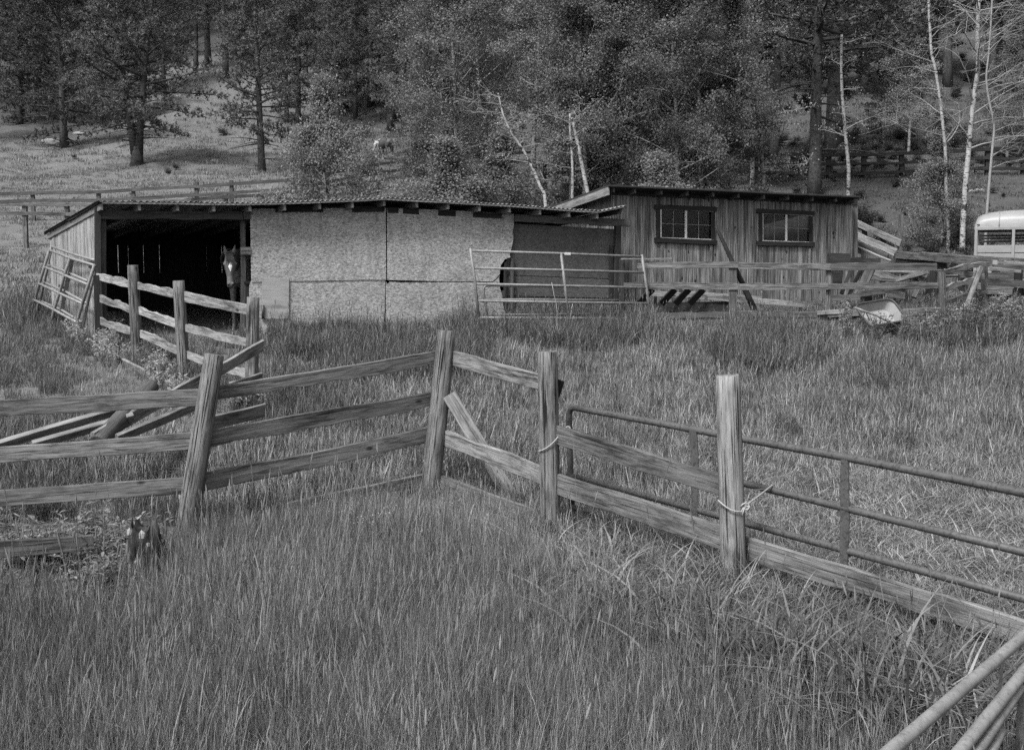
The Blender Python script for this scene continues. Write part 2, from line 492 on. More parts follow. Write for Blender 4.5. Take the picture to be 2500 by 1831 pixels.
# ------------------------------------------------------------------ the open-fronted shed
UPZ = Vector((0, 0, 1))
_a = at(240, 700, 19.0); A22 = math.radians(22)
SF = VPlane((_a.x, _a.y), (_a.x + math.cos(A22), _a.y + math.sin(A22)))          # shed front
sN = Vector((SF.n.x, SF.n.y, 0))
sT = Vector((-math.sin(math.radians(32)), math.cos(math.radians(32)), 0))         # towards the back of the shed
SD = 4.3
RAFT = [(248, 494), (340.7, 495), (434, 496.5), (523, 498), (611, 498), (696, 496), (781.4, 493), (861.5, 490), (939, 485.5), (1019, 490), (1095, 494), (1172, 498.5), (1246, 502.5), (1319.6, 508), (1391, 513.5), (1460, 517.5), (1521, 505)]
shed = thing('open_shed', 'long low shed of weathered strand board with a dark open stall on its left', 'shed', SF.at(900, 820))
edge = [SF.at(px, py, .3) for px, py in RAFT]
DROP = .075
for i, p in enumerate(edge):
    a = p + Vector((0, 0, -.075)) + sT * .01; b = a + sT * (SD + .35) - UPZ * DROP * (SD + .35)
    board('rafter', a, b, .10, .042, shed, W_TAIL, wob=.002, seg=2)
for i in range(len(edge) - 1):
    a, b = edge[i] - UPZ * .008 - sN * 0 , edge[i + 1] - UPZ * .008
    dd = (b - a).normalized()
    board('eave_strip', a + dd * .004 - sT * .012, b - dd * .004 - sT * .012, .032, .018, shed, TINEDGE, wob=.002, bev=.002, seg=3)
# corrugated roofing, in sheets
def eave_at(s):
    d = [0.0]
    for i in range(len(edge) - 1): d.append(d[-1] + (edge[i + 1] - edge[i]).length)
    s = max(0, min(1, s)) * d[-1]
    for i in range(len(edge) - 1):
        if s <= d[i + 1]: return edge[i].lerp(edge[i + 1], (s - d[i]) / (d[i + 1] - d[i]))
    return edge[-1]
LEN = sum((edge[i + 1] - edge[i]).length for i in range(len(edge) - 1))
NS = 10
for k in range(NS):
    V, Fc = [], []; n = 52; o0 = eave_at(k / NS)
    ext0 = -.08 if k == 0 else 0; ext1 = .06 if k == NS - 1 else .02
    lift = .012 + (.006 if k % 2 else 0)
    for side in (0, 1):
        for j in range(4):
            for i in range(n + 1):
                s = k / NS + (i / n) * (1 / NS)
                p = eave_at(s)
                dx = ext0 * (1 - i / n) + ext1 * (i / n)
                p = p + Vector((math.cos(A22), math.sin(A22), 0)) * dx
                dist = -.04 + j * (SD + .55) / 3
                z = .013 * math.sin(2 * math.pi * s * LEN / .085) + lift + (.004 if side else 0) + (.012 * noise.noise((s * 30, 1, 2)) if j == 0 else 0)
                V.append(p + sT * dist - UPZ * DROP * dist + UPZ * z - o0)
    m_ = 4 * (n + 1)
    for j in range(3):
        for i in range(n):
            q = j * (n + 1) + i
            Fc.append((m_ + q, m_ + q + 1, m_ + q + n + 2, m_ + q + n + 1)); Fc.append((q + n + 1, q + n + 2, q + 1, q))
    for i in range(n): Fc.append((i, i + 1, m_ + i + 1, m_ + i))
    link('roof_sheet', mesh('roof_sheet', V, Fc), TIN, shed, Matrix.Translation(o0))
def sf(px, py, off=0.0): return SF.at(px, py, off)
def down(p, dz=.15):
    """the same point dropped to just under the ground"""
    return Vector((p.x, p.y, H(p.x, p.y) - dz))
# left side wall, board by board
cF = sf(240, 505); cB = Vector((cF.x, cF.y, cF.z)) + sT * SD - UPZ * DROP * SD
nb = 15
sideN = Vector((-sT.y, sT.x, 0))
if sideN.x > 0: sideN = -sideN
rr = random.Random(3)
for i in range(nb):
    f0, f1 = i / nb + .002, (i + 1) / nb - .002 - rr.random() * .002
    a, b = cF.lerp(cB, f0), cF.lerp(cB, f1)
    o = sideN * rr.uniform(0, .012)
    bt = rr.uniform(-.02, .08)
    P = [down(a, bt) + o, down(b, bt) + o, b + o - UPZ * .02, a + o - UPZ * .02]
    slab('side_board', P, .02, shed, W_SIDE, sideN)
# sub-part: rough horizontal battens low on the side
for f0, f1, h in ((.62, .78, .62), (.05, .16, 1.25)):
    a, b = cF.lerp(cB, f0) + sideN * .03, cF.lerp(cB, f1) + sideN * .03
    a.z = H(a.x, a.y) + h; b.z = H(b.x, b.y) + h
    board('side_batten', a, b, .1, .025, shed, W_DARK)
# rake trim along the roof's left edge
for f0, f1 in ((-.06, .5), (.5, 1.05)):
    a = cF + (cB - cF) * f0 + sideN * .05 + UPZ * .045; b = cF + (cB - cF) * f1 + sideN * .05 + UPZ * .045
    board('rake_trim', a, b - UPZ * .01, .05, .03, shed, W_DARK, wob=.008)
# posts and header of the stall
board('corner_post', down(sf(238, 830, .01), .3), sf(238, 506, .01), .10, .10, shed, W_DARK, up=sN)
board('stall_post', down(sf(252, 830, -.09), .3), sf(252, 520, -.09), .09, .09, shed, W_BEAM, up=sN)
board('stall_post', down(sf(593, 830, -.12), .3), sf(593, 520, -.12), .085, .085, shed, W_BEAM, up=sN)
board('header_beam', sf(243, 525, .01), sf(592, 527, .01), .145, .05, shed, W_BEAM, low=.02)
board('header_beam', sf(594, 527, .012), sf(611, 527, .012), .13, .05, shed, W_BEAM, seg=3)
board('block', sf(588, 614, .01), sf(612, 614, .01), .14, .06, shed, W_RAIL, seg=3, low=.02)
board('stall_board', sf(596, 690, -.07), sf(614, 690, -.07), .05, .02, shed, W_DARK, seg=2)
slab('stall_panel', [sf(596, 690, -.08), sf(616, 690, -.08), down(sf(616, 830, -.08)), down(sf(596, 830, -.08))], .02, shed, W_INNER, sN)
# back wall: boards with slits of daylight between them
bA = (cF + sT * SD); bDir = Vector((math.cos(A22), math.sin(A22), 0))
BP = VPlane((bA.x, bA.y), (bA.x + bDir.x, bA.y + bDir.y))
bn = Vector((BP.n.x, BP.n.y, 0))
bz = cB.z + .0
cuts = [233, 262, 289, 314, 351, 390, 428, 467, 505, 542, 580, 622, 700, 800, 900, 1000, 1100, 1200, 1300, 1400]
gaps = {289: .012, 314: .004, 351: .006, 390: .006, 505: .003, 542: .007}
for i in range(len(cuts) - 1):
    a, b = BP.at(cuts[i], 650), BP.at(cuts[i + 1], 650)
    a = a + bDir * (gaps.get(cuts[i], .001) / 2); b = b - bDir * (gaps.get(cuts[i + 1], .001) / 2)
    P = [down(a), down(b), Vector((b.x, b.y, bz)), Vector((a.x, a.y, bz))]
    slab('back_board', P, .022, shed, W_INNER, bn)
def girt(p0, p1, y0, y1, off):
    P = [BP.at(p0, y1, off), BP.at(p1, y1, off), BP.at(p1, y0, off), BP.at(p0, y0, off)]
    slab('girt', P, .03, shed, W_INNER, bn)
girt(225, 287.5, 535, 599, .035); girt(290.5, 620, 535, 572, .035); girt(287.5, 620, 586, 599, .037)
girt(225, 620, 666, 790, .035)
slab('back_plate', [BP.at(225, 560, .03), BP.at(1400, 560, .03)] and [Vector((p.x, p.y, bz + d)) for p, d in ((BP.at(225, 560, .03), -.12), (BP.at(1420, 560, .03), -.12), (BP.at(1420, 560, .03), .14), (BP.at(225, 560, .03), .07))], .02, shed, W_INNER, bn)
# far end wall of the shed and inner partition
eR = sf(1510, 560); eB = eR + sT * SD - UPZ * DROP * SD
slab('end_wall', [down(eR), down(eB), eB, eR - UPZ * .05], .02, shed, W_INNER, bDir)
# strand-board sheets nailed over the front
TH = .013
def osbp(name, pts, off=.02, mat=OSB, t=TH):
    return slab(name, [sf(px, py, off) if py < 780 else down(sf(px, py, off), .05) for px, py in pts], t, shed, mat, sN)
osbp('strand_board', [(613.7, 689), (660, 687.5), (760, 686), (888, 683.5), (942.8, 683.5), (942, 507), (800, 509), (700, 509.5), (610.6, 510)])
osbp('strand_board', [(945.8, 684), (1000, 685), (1090, 687), (1202, 687.6), (1207, 684), (1214, 677), (1219.6, 670), (1221, 660), (1222.7, 648.4), (1232, 634), (1246, 628), (1244, 622), (1247, 612), (1251, 596), (1254, 582), (1252, 566), (1254.5, 550), (1255, 522.7), (1100, 514), (945, 508)])
osbp('strand_board', [(608.5, 700), (608.5, 830), (938, 835), (941, 680), (890, 680), (760, 681), (640, 683), (613, 686)], .006)
osbp('strand_board', [(942.5, 688), (942.5, 835), (1236, 800), (1234, 770), (1229, 745), (1226, 722), (1220, 702), (1219, 684), (1219.5, 673), (1212, 683), (1203, 690), (1090, 689), (980, 690), (952, 688), (946, 694)], .016)
osbp('plywood_patch', [(640, 778.5), (705, 778.5), (705.5, 681), (640, 680.5)], .036, PLY, .01)
osbp('plywood_patch', [(640, 835), (705, 835), (705, 780), (640, 779.6)], .034, PLY, .01)
# dark right bay
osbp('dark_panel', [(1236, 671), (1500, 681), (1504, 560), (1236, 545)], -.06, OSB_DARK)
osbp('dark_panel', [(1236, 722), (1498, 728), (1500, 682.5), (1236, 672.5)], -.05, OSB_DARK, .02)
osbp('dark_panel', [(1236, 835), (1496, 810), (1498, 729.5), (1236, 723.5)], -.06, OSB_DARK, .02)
board('stud', down(sf(1249, 800, -.02)), sf(1250, 631, -.02), .09, .04, shed, W_BEAM, up=sN)
board('stud', down(sf(1232, 800, -.03)), sf(1233, 640, -.03), .09, .04, shed, W_DARK, up=sN)
board('stud_block', sf(1221, 718, -.004), sf(1236, 719, -.004), .12, .03, shed, W_BEAM, seg=2)
board('end_post', down(sf(1502, 800, .0), .2), sf(1508, 548, .0), .11, .11, shed, W_DARK, up=sN)
board('end_post', down(sf(1490, 800, -.03), .2), sf(1492, 600, -.03), .07, .07, shed, W_INNER, up=sN)
board('header_beam', sf(1256, 533, .03), sf(1538, 545, .03), .14, .05, shed, W_BEAM, low=.015)
board('header_beam', sf(1440, 548, .02), sf(1536, 551, .02), .05, .05, shed, W_RAIL, low=.01)
board('header_beam', sf(945, 513, .0), sf(1255, 530, .0), .11, .04, shed, W_DARK)
board('header_beam', sf(612, 513, .0), sf(940, 511, .0), .11, .04, shed, W_DARK)
# iron latch hook by the stall
tube('latch', [sf(642, 745, .06), sf(642, 779, .06)], .025, shed, STEELBLK, 6)

# ------------------------------------------------------------------ the cabin with two windows
A24 = math.radians(24)
_c = at(1612, 700, 23.7)
CF = VPlane((_c.x, _c.y), (_c.x + math.cos(A24), _c.y + math.sin(A24)))
cN = Vector((CF.n.x, CF.n.y, 0)); cX = Vector((math.cos(A24), math.sin(A24), 0)); cT = -cN
def cf(px, py, off=0.0): return CF.at(px, py, off)
cabin = thing('cabin', 'weathered plywood cabin with two white-framed windows and a low dark roof', 'cabin', down(cf(1800, 760), 0))
def cpanel(pts, name='siding_panel', off=0.0, mat=SIDING, t=.016):
    slab(name, [cf(px, py, off) if py < 780 else down(cf(px, py, off), .1) for px, py in pts], t, cabin, mat, cN)
def etop(px): return lerp(470, 497, (px - 1490) / 605)
W1o = (1601.5, 1746.5); W2o = (1852, 1984.5)
cpanel([(1492, 800), (1550, 800), (1550, etop(1550)), (1492, etop(1492))])
cpanel([(1551, 800), (1606, 800), (1606, etop(1606)), (1551, etop(1551))], off=-.003)
cpanel([(1607, 585), (1742, 590), (1742, etop(1742)), (1607, etop(1607))][:0] or [(1607, 506), (1742, 511), (1742, etop(1742)), (1607, etop(1607))], off=-.006)
cpanel([(1607, 800), (1675, 800), (1675, 590), (1607, 588)], off=-.005)
cpanel([(1676, 800), (1742, 800), (1742, 593), (1676, 590)], off=-.009)
cpanel([(1743, 800), (1800, 800), (1800, etop(1800)), (1743, etop(1743))])
cpanel([(1801, 800), (1857, 800), (1857, etop(1857)), (1801, etop(1801))], off=-.004)
cpanel([(1858, 517), (1980, 522), (1980, etop(1980)), (1858, etop(1858))], off=-.006)
cpanel([(1858, 800), (1917, 800), (1917, 596), (1858, 594)], off=-.005)
cpanel([(1918, 800), (1980, 800), (1980, 598), (1918, 596)], off=-.008)
cpanel([(1981, 800), (2040, 800), (2040, etop(2040)), (1981, etop(1981))])
cpanel([(2041, 800), (2094, 800), (2094, etop(2094)), (2041, etop(2041))], off=-.004)
CD = 3.6
cl, cr_ = cf(1492, 470), cf(2094, 497)
def back(p, d=CD, drop=.10): return p + cT * d - UPZ * drop * d
slab('side_wall', [down(cl + cT * .01), down(cl + cT * CD), back(cl) + UPZ * .052, cl + cT * .01 + UPZ * .065], .016, cabin, SIDING, -cX)
slab('side_wall', [down(cr_ + cT * .01), down(cr_ + cT * CD), back(cr_) + UPZ * .052, cr_ + cT * .01 + UPZ * .065], .016, cabin, SIDING, cX)
slab('back_wall', [down(cl + cT * CD), down(cr_ + cT * CD), back(cr_) + UPZ * .052, back(cl) + UPZ * .052], .016, cabin, W_INNER, -cN)
fl_ = [down(q, -.12) for q in (cl + cT * .03, cr_ + cT * .03, cr_ + cT * (CD - .03), cl + cT * (CD - .03))]
_z = min(q.z for q in fl_) ; fl_ = [Vector((q.x, q.y, _z)) for q in fl_]
link('floor', mesh('floor', [q - fl_[0] for q in fl_], [(0, 1, 2, 3)]), W_INNER, cabin, Matrix.Translation(fl_[0]))
board('corner_batten', down(cf(1497, 800, .012)), cf(1497, 478, .012), .07, .02, cabin, W_PALE, up=cN)
# roof
rA, rB = cf(1484, 452, .4), cf(2101, 480, .4)
RB = [rA, rB, back(rB, CD + .75, .105), back(rA, CD + .75, .105)]
def roof_slab(name, P, t, mat):
    n = len(P); V = [q - P[0] for q in P] + [q - P[0] - UPZ * t for q in P]
    Fc = [tuple(range(n)), tuple(range(2 * n - 1, n - 1, -1))] + [(k, n + k, n + (k + 1) % n, (k + 1) % n) for k in range(n)]
    return link(name, mesh(name, V, Fc), mat, cabin, Matrix.Translation(P[0]))
roof_slab('roof', RB, .035, FELT)
board('drip_edge', rA + cN * .012 - UPZ * .012, rB + cN * .012 - UPZ * .012, .035, .012, cabin, FELT, wob=.003)
board('soffit_board', cf(1493, 466, .01), cf(2093, 492, .01), .16, .02, cabin, W_DARK)
for px in (1499, 1551, 1615.5, 1679, 1742, 1804, 1866, 1925, 1985, 2042, 2088):
    py = lerp(452, 480, (px - 1484) / 617)
    a = cf(px, py, .33) - UPZ * .09
    board('rafter', a, back(a, CD + .6, .105), .10, .045, cabin, W_OLD, seg=2, wob=.001)
a = rA + cX * .02 - UPZ * .115; b = back(a, CD + .7, .105)
board('rake_board', a, b, .17, .03, cabin, W_PALE, wob=.003)
vt = back(cf(2005, 480, .4), 1.2, .105)
box('roof_vent', vt + UPZ * -.02, .12, .12, .14, cabin, WHITE, A24)
_r = cr_ - cX * .03
slab('added_dark_sheet', [down(_r + cT * .03), down(_r + cT * (CD - .03)), back(_r, CD - .03) + UPZ * .045, _r + cT * .03 + UPZ * .055], .012, cabin, W_INNER, -cX)  # dark sheet added over the sunlit right wall to darken the window view
# windows
def window(o, i, label=None):
    """o, i: outer trim and white frame corners in the picture (left, right, top-left, top-right, bottom-left, bottom-right)"""
    l, r, tl, tr, bl, br = o
    w = bpy.data.objects.new('window', None); COL.objects.link(w); w.location = cf((l + r) / 2, (bl + br) / 2); attach(w, cabin)
    tw = .095
    board('trim', cf(l - 3, tl + 6, .028), cf(r + 3, tr + 6, .028), tw, .03, w, W_TRIM)
    board('trim', cf(l - 3, bl - 6, .03), cf(r + 3, br - 6, .03), tw, .035, w, W_TRIM)
    board('trim', cf(l + 6, bl - 13, .026), cf(l + 6, tl + 13, .026), tw, .028, w, W_TRIM, up=cX)
    board('trim', cf(r - 6, br - 13, .026), cf(r - 6, tr + 13, .026), tw, .028, w, W_TRIM, up=cX)
    l, r, tl, tr, bl, br = i
    fw = .03
    def fr(a, b, n='frame', ww=fw, off=.012, t=.04, up=UPZ): board(n, cf(a[0], a[1], off), cf(b[0], b[1], off), ww, t, w, TRAILER_D if n == 'muntin' else WHITE, up=up, wob=.0005, bev=.002, seg=1)
    fr((l - 2, tl), (r + 2, tr)); fr((l - 2, bl), (r + 2, br))
    fr((l, bl - 2), (l, tl + 2), up=cX); fr((r, br - 2), (r, tr + 2), up=cX)
    mid = lambda f: (lerp(l, r, f), lerp(tl, tr, f), lerp(bl, br, f))
    x, t_, b_ = mid(.49); fr((x, b_ - 2), (x, t_ + 2), 'meeting_rail', .045, .014, .03, cX)
    for f in (.245, .735):
        x, t_, b_ = mid(f); fr((x, b_ - 2), (x, t_ + 2), 'muntin', .012, .004, .01, cX)
    for f0, f1 in ((.02, .47), (.51, .98)):
        x0, t0, b0 = mid(f0); x1, t1, b1 = mid(f1)
        fr((x0, (t0 + b0) / 2), (x1, (t1 + b1) / 2), 'muntin', .012, .004, .01)
        slab('pane', [cf(x0, b0, -.004), cf(x1, b1, -.004), cf(x1, t1, -.004), cf(x0, t0, -.004)], .004, w, PANE, cN)
    for f in (.0, 1.0):
        x, t_, b_ = mid(f); s = 1 if f == 0 else -1
        board('apron_batten', down(cf(x + s * 3, 770, .012), 0), cf(x + s * 3, b_ + 14, .012), .06, .02, w, W_RAIL_PALE if f else W_CABIN, up=cX)
window((1601, 1747, 499, 505, 592.5, 598), (1612.4, 1739, 510, 516, 581.7, 586))
window((1851, 1985.4, 509.6, 515.5, 600, 603.5), (1861, 1980, 520.5, 526, 588.8, 593))

# ------------------------------------------------------------------ foreground fence
YL, Y1, Y2, Y3, Y4, Y5 = 9.55, 9.6, 11.0, 9.3, 7.6, 6.05
ff = thing('corral_fence', 'weathered plank fence with leaning posts crossing the foreground', 'fence', on_ground(-1.0, 10.2))
def fpost(t, bpt, Y, r, mat, dy=0.0, r2=None, **k):
    b = at(bpt[0], bpt[1], Y); tp = at(t[0], t[1], Y + dy)
    d = (tp - b).normalized()
    b = b - d * .35
    return pole('post', b, tp, r, ff, mat, r2=r2 or r * .94, wob=.07, seg=16, **k)
fpost((523, 866), (455, 1298), Y1, .094, W_POST, .12, .083)
fpost((1092, 808), (1050, 1208), Y2, .098, W_POST, .05, .088, sides=9)
fpost((1336, 859), (1345, 1288), Y3, .087, W_POST, rag=.01)
fpost((1776, 917), (1793, 1462), Y4, .089, W_POST_PALE, rag=.012)
RW = .142
def rail(a, Ya, b, Yb, w=RW, mat=W_RAIL, **k):
    board('rail', at(a[0], a[1], Ya), at(b[0], b[1], Yb), w, .04, ff, mat, wob=.008, bev=.005, **k)
rail((-60, 1001), YL + .1, (492, 968), Y1 + .11)
rail((-60, 1116), YL + .1, (484, 1078), Y1 + .11)
rail((-60, 1221), YL + .12, (470, 1182), Y1 + .11)
rail((-60, 1347), 7.75, (228, 1322), 8.05, .115, mat=W_RAIL)
rail((505, 966), Y1 + .115, (1075, 873), Y2 + .11, .145, low=.05)
rail((495, 1074), Y1 + .115, (1062, 973), Y2 + .11, .148, low=.025)
rail((480, 1178), Y1 + .115, (1052, 1062), Y2 + .11, .15)
rail((700, 1246), Y1 + .5, (1046, 1172), Y2 + .12, .14)
rail((1104, 875), Y2 + .07, (1346, 940), Y3 + .11, mat=W_RAIL_PALE)
rail((1080, 1064), Y2 + .07, (1346, 1168), Y3 + .11, .155, mat=W_RAIL_PALE, wane=.012)
rail((1070, 1176), Y2 + .05, (1350, 1280), Y3 + .11, .14)
rail((1354, 1062), Y3 - .0, (1790, 1194), Y4 + .115, .148)
rail((1354, 1177), Y3 - .0, (1790, 1321), Y4 + .115, .168, mat=W_RAIL)
rail((1660, 1395), Y4 + .35, (1790, 1440), Y4 + .12, .13, mat=W_RAIL_PALE)
rail((1810, 1334), Y4 + .11, (2290, 1482), Y5 + .48, .155, mat=W_RAIL_PALE, low=.02)
rail((2276, 1478), Y5 + .475, (2560, 1568), Y5 - .12, .145, mat=W_RAIL_PALE)
board('brace', at(1096, 965, Y2 - .02), at(1268, 1245, Y2 - .45), .14, .04, ff, W_RAIL_PALE, up=(1, .2, .6), wob=.008)
board('rail_stub', at(1352, 944, Y3 + .12), at(1371, 951, Y3 + .1), .14, .04, ff, W_DARK, seg=2)

# ropes
def rope(pts, r, label, extra=()):
    pts = [Vector(p) for p in pts]
    t = thing('rope', label, 'rope', pts[0])
    sm = []
    for i in range(len(pts) - 1):
        p0, p1, p2, p3 = pts[max(i - 1, 0)], pts[i], pts[i + 1], pts[min(i + 2, len(pts) - 1)]
        for k in range(6):
            u = k / 6
            sm.append(.5 * ((2 * p1) + (p2 - p0) * u + (2 * p0 - 5 * p1 + 4 * p2 - p3) * u * u + (3 * p1 - p0 - 3 * p2 + p3) * u ** 3))
    sm.append(pts[-1])
    tube('loop', sm, r, t, ROPE, 8)
    for e in extra: tube('knot' if len(e) > 3 else 'frayed_end', e, r * (1.15 if len(e) > 3 else .9), t, ROPE, 7)
    return t
def pr(px, py, Y): return at(px, py, Y)
c3 = at(1342, 1075, Y3)
def around(c, px0, py0, px1, py1, R, Y, n=7):
    """a rope lying on the near half of a post, from one picture point to the other"""
    out = []
    a, b = at(px0, py0, Y), at(px1, py1, Y)
    for k in range(n):
        f = k / (n - 1); p = a.lerp(b, f)
        off = p.x - c.x
        p.y = c.y - math.sqrt(max(0.0, R * R - min(abs(off), R * .98) ** 2))
        p.z -= .018 * math.sin(math.pi * f)
        out.append(p)
    return out
rp = around(c3, 1315, 1102, 1369, 1058, .098, Y3 - .05)
rp += [at(1378, 1048, Y3 - .08), at(1384, 1044, Y3 - .02), at(1390, 1046, Y3 + .06)]
kn = at(1386, 1045, Y3 - .05)
rope(rp, .0052, 'white rope slung round the post at the gate hinge end', extra=[[kn + Vector((.02 * math.cos(a_), 0.01 * math.sin(2 * a_), .012 * math.sin(a_))) for a_ in [k * .9 for k in range(8)]]])
c4 = at(1784, 1230, Y4)
rp = around(c4, 1754, 1222, 1808, 1246, .1, Y4 - .05, 9)
rp += [at(1818, 1236, Y4 - .06), at(1850, 1212, Y4 + .1), at(1882, 1187, Y4 + .33), at(1888, 1184, Y4 + .40)]
kk = at(1819, 1236, Y4 - .07)
rope(rp, .0052, 'white rope tied in a knot round the pale post and rusty gate', extra=[
    [kk + Vector((.028 * math.cos(a_), .012 * math.sin(2 * a_), .022 * math.sin(a_))) for a_ in [k * .75 for k in range(10)]],
    [kk, at(1815, 1248, Y4 - .09), at(1812, 1258, Y4 - .09)], [kk, at(1826, 1236, Y4 - .08), at(1830, 1244, Y4 - .07)],
    [at(1822, 1232, Y4 - .04), at(1818, 1198, Y4 + .12), at(1884, 1193, Y4 + .36)]])

# ------------------------------------------------------------------ rusty pipe gate tied to the fence
GP = VPlane.px(1390, 9.75, 2500, 6.5, 1150)
def gate(name, label, loc, group=None): return thing(name, label, 'gate', loc, group)
pg = gate('pipe_gate', 'rusty pipe gate standing behind the foreground fence rails', down(GP.at(1700, 1380), 0))
gp = GP.at
tube('frame', bend([down(gp(1397, 1290), -.02), gp(1390, 1073), gp(1389, 993), gp(1440, 1002), gp(1823, 1073), gp(2120, 1127), gp(2500, 1203), gp(2700, 1246)], .09, 7), .027, pg, PIPE_RUST, 14)
for (a, b) in (((1391, 1075), (2700, 1397)), ((1396, 1162), (2700, 1515)), ((1398, 1238), (2700, 1609))):
    tube('crossbar', [gp(*a), gp(lerp(a[0], b[0], .33), lerp(a[1], b[1], .33)), gp(lerp(a[0], b[0], .66), lerp(a[1], b[1], .66)), gp(*b)], .0255, pg, PIPE_RUST, 14)
for t_, b_ in (((1691, 1050), (1698, 1385)), ((2067, 1120), (2060, 1440)), ((2640, 1240), (2630, 1600))):
    board('upright', down(gp(b_[0], b_[1], .012), -.02), gp(t_[0], t_[1], .012), .068, .022, pg, PIPE_RUST, up=GP.d.to_3d(), wob=.012, bev=.008, seg=9)
# ------------------------------------------------------------------ pale pipe gate close by the camera
cg = gate('pipe_gate', 'pale smooth pipes of a gate at the near right corner of the photograph', on_ground(1.9, 4.2))
def cpipe(p0, Y0, p1, Y1, r, ext=1.0, ext2=1.0, n='crossbar'):
    a, b = at(p0[0], p0[1], Y0), at(p1[0], p1[1], Y1); d = b - a
    return tube(n, [a - d * ext, a, b, b + d * ext2], r, cg, PIPE_PALE, 18), a - d * ext, b + d * ext2
_, q0, q1 = cpipe((2175, 1831), 3.55, (2500, 1552), 4.55, .0235, .45, .5)
_, q2, q3 = cpipe((2345, 1831), 3.75, (2500, 1640), 4.35, .0235, .45, 1.0)
cpipe((2386, 1831), 3.85, (2487, 1680), 4.30, .0225, .55, .02)
cpipe((2418, 1831), 3.95, (2442, 1783), 4.10, .0225, 2.2, .02)
for q in (q0, q1):
    tube('upright', [Vector((q.x, q.y, H(q.x, q.y) - .05)), q + UPZ * .02], .0235, cg, PIPE_PALE, 14)
tube('upright', [down(at(2500, 1690, 4.32), .05), at(2500, 1650, 4.36)], .022, cg, PIPE_RUST, 12)

# ------------------------------------------------------------------ stall fence of bark-edged slabs in front of the shed
sfence = thing('stall_fence', 'fence of bark-edged slab rails slanting forward from the open stall', 'fence', on_ground(-4.9, 16.6))
SPOST = [((235, 672), (240, 838), 18.6), ((324, 648), (335, 868), 17.5), ((436, 686), (450, 920), 16.3), ((618, 726), (613, 988), 14.7)]
for i, (t_, b_, Y) in enumerate(SPOST):
    b = at(b_[0], b_[1], Y); t3 = at(t_[0], t_[1], Y)
    b = b + (b - t3).normalized() * .35
    if i == 0: board('post', b, t3, .09, .09, sfence, W_DARK, up=sN)
    else: pole('post', b, t3, .088, sfence, W_POST, r2=.083, wob=.06, seg=10, sides=(4, 10, 10, 12)[i])
def srail(a, Ya, b, Yb, w=.13, mat=W_BARK, wane=.035, **k):
    board('rail', at(a[0], a[1], Ya + .11), at(b[0], b[1], Yb + .11), w, .045, sfence, mat, wane=wane, low=.01, wob=.008, **k)
Ya, Yb, Yc, Yd = 18.6, 17.5, 16.3, 14.7
srail((238, 673), Ya, (320, 695), Yb); srail((328, 694), Yb, (436, 720), Yc); srail((440, 722), Yc, (612, 758), Yd, .14, W_RAIL_PALE, .0)
srail((238, 727), Ya, (322, 755), Yb); srail((330, 754), Yb, (440, 793), Yc); srail((442, 796), Yc, (612, 838), Yd)
srail((238, 782), Ya, (324, 809), Yb); srail((332, 810), Yb, (444, 860), Yc); srail((446, 862), Yc, (612, 918), Yd)
board('fallen_rail', on_ground(*at(240, 830, 18.2).xy, .06), on_ground(*at(420, 900, 15.6).xy, .05), .12, .04, sfence, W_PALE, up=(0, -.5, 1))

# fallen boards behind the foreground fence on the left
def loose(name, a, Ya, b, Yb, w, t, label, cat='board', mat=W_PALE, up=(0, 0, 1), **k):
    o = board(name, at(a[0], a[1], Ya), at(b[0], b[1], Yb), w, t, None, mat, up=up, wob=.008, **k)
    return tag(o, label, cat, k.get('group'))
loose('loose_board', (640, 845), 14.45, (225, 1072), 10.6, .15, .04, 'long bleached plank sloping from the stall corner post down behind the fence', up=(.2, -.4, 1), mat=W_RAIL_PALE)
loose('loose_board', (-30, 1094), 10.6, (330, 990), 11.7, .10, .05, 'dark-edged plank lying slantwise at the left edge above the middle rail', up=(0, -.8, .6), mat=W_PALE)
loose('loose_board', (80, 1088), 10.7, (325, 1016), 11.2, .09, .05, 'short plank with a broken dark end beside the leaning round post', up=(0, -.7, .7), mat=W_PALE)
loose('loose_board', (285, 1073), 10.5, (476, 992), 11.2, .10, .045, 'pale narrow plank propped just left of the leaning foreground post', up=(0, -.7, .7), mat=W_RAIL_PALE)
loose('loose_board', (520, 1032), 11.6, (645, 1001), 12.2, .15, .03, 'wide pale plank end lying below the stall corner post', up=(0, -.5, .8), mat=W_RAIL_PALE)
loose('loose_board', (560, 940), 13.6, (640, 917), 13.9, .07, .03, 'thin split board at the foot of the stall corner post', up=(0, -.5, .8), mat=W_RAIL_PALE)
tag(pole('fallen_post', at(236, 1086, 10.55), at(368, 945, 12.1), .085, None, W_OLD, r2=.09, wob=.08), 'dark round post leaning over among the fallen planks', 'post')
# charred stump
def lump(name, c, rx, ry, rz, mat, seed, amp=.35, sub=3, parent=None, fr=2.5):
    bm = bmesh.new(); bmesh.ops.create_icosphere(bm, subdivisions=sub, radius=1)
    for v in bm.verts:
        n = noise.noise(Vector(v.co) * fr + Vector((seed, 0, 0))) + .5 * noise.noise(Vector(v.co) * fr * 2.7 + Vector((seed, 4, 0)))
        v.co *= 1 + amp * n; v.co.x *= rx; v.co.y *= ry; v.co.z *= rz
    me = bpy.data.meshes.new(name); bm.to_mesh(me); bm.free()
    return link(name, me, mat, parent, Matrix.Translation(Vector(c)))
sg = at(340, 1415, 7.7)
st = thing('burnt_stump', 'charred splintered post stump with pale chips beside the leafy weeds', 'stump', on_ground(sg.x, sg.y))
stb = pole('trunk', on_ground(sg.x, sg.y, -.2), at(350, 1288, 7.7), .115, st, CHAR, r2=.10, wob=.6, seg=14, sides=22, rag=.16)
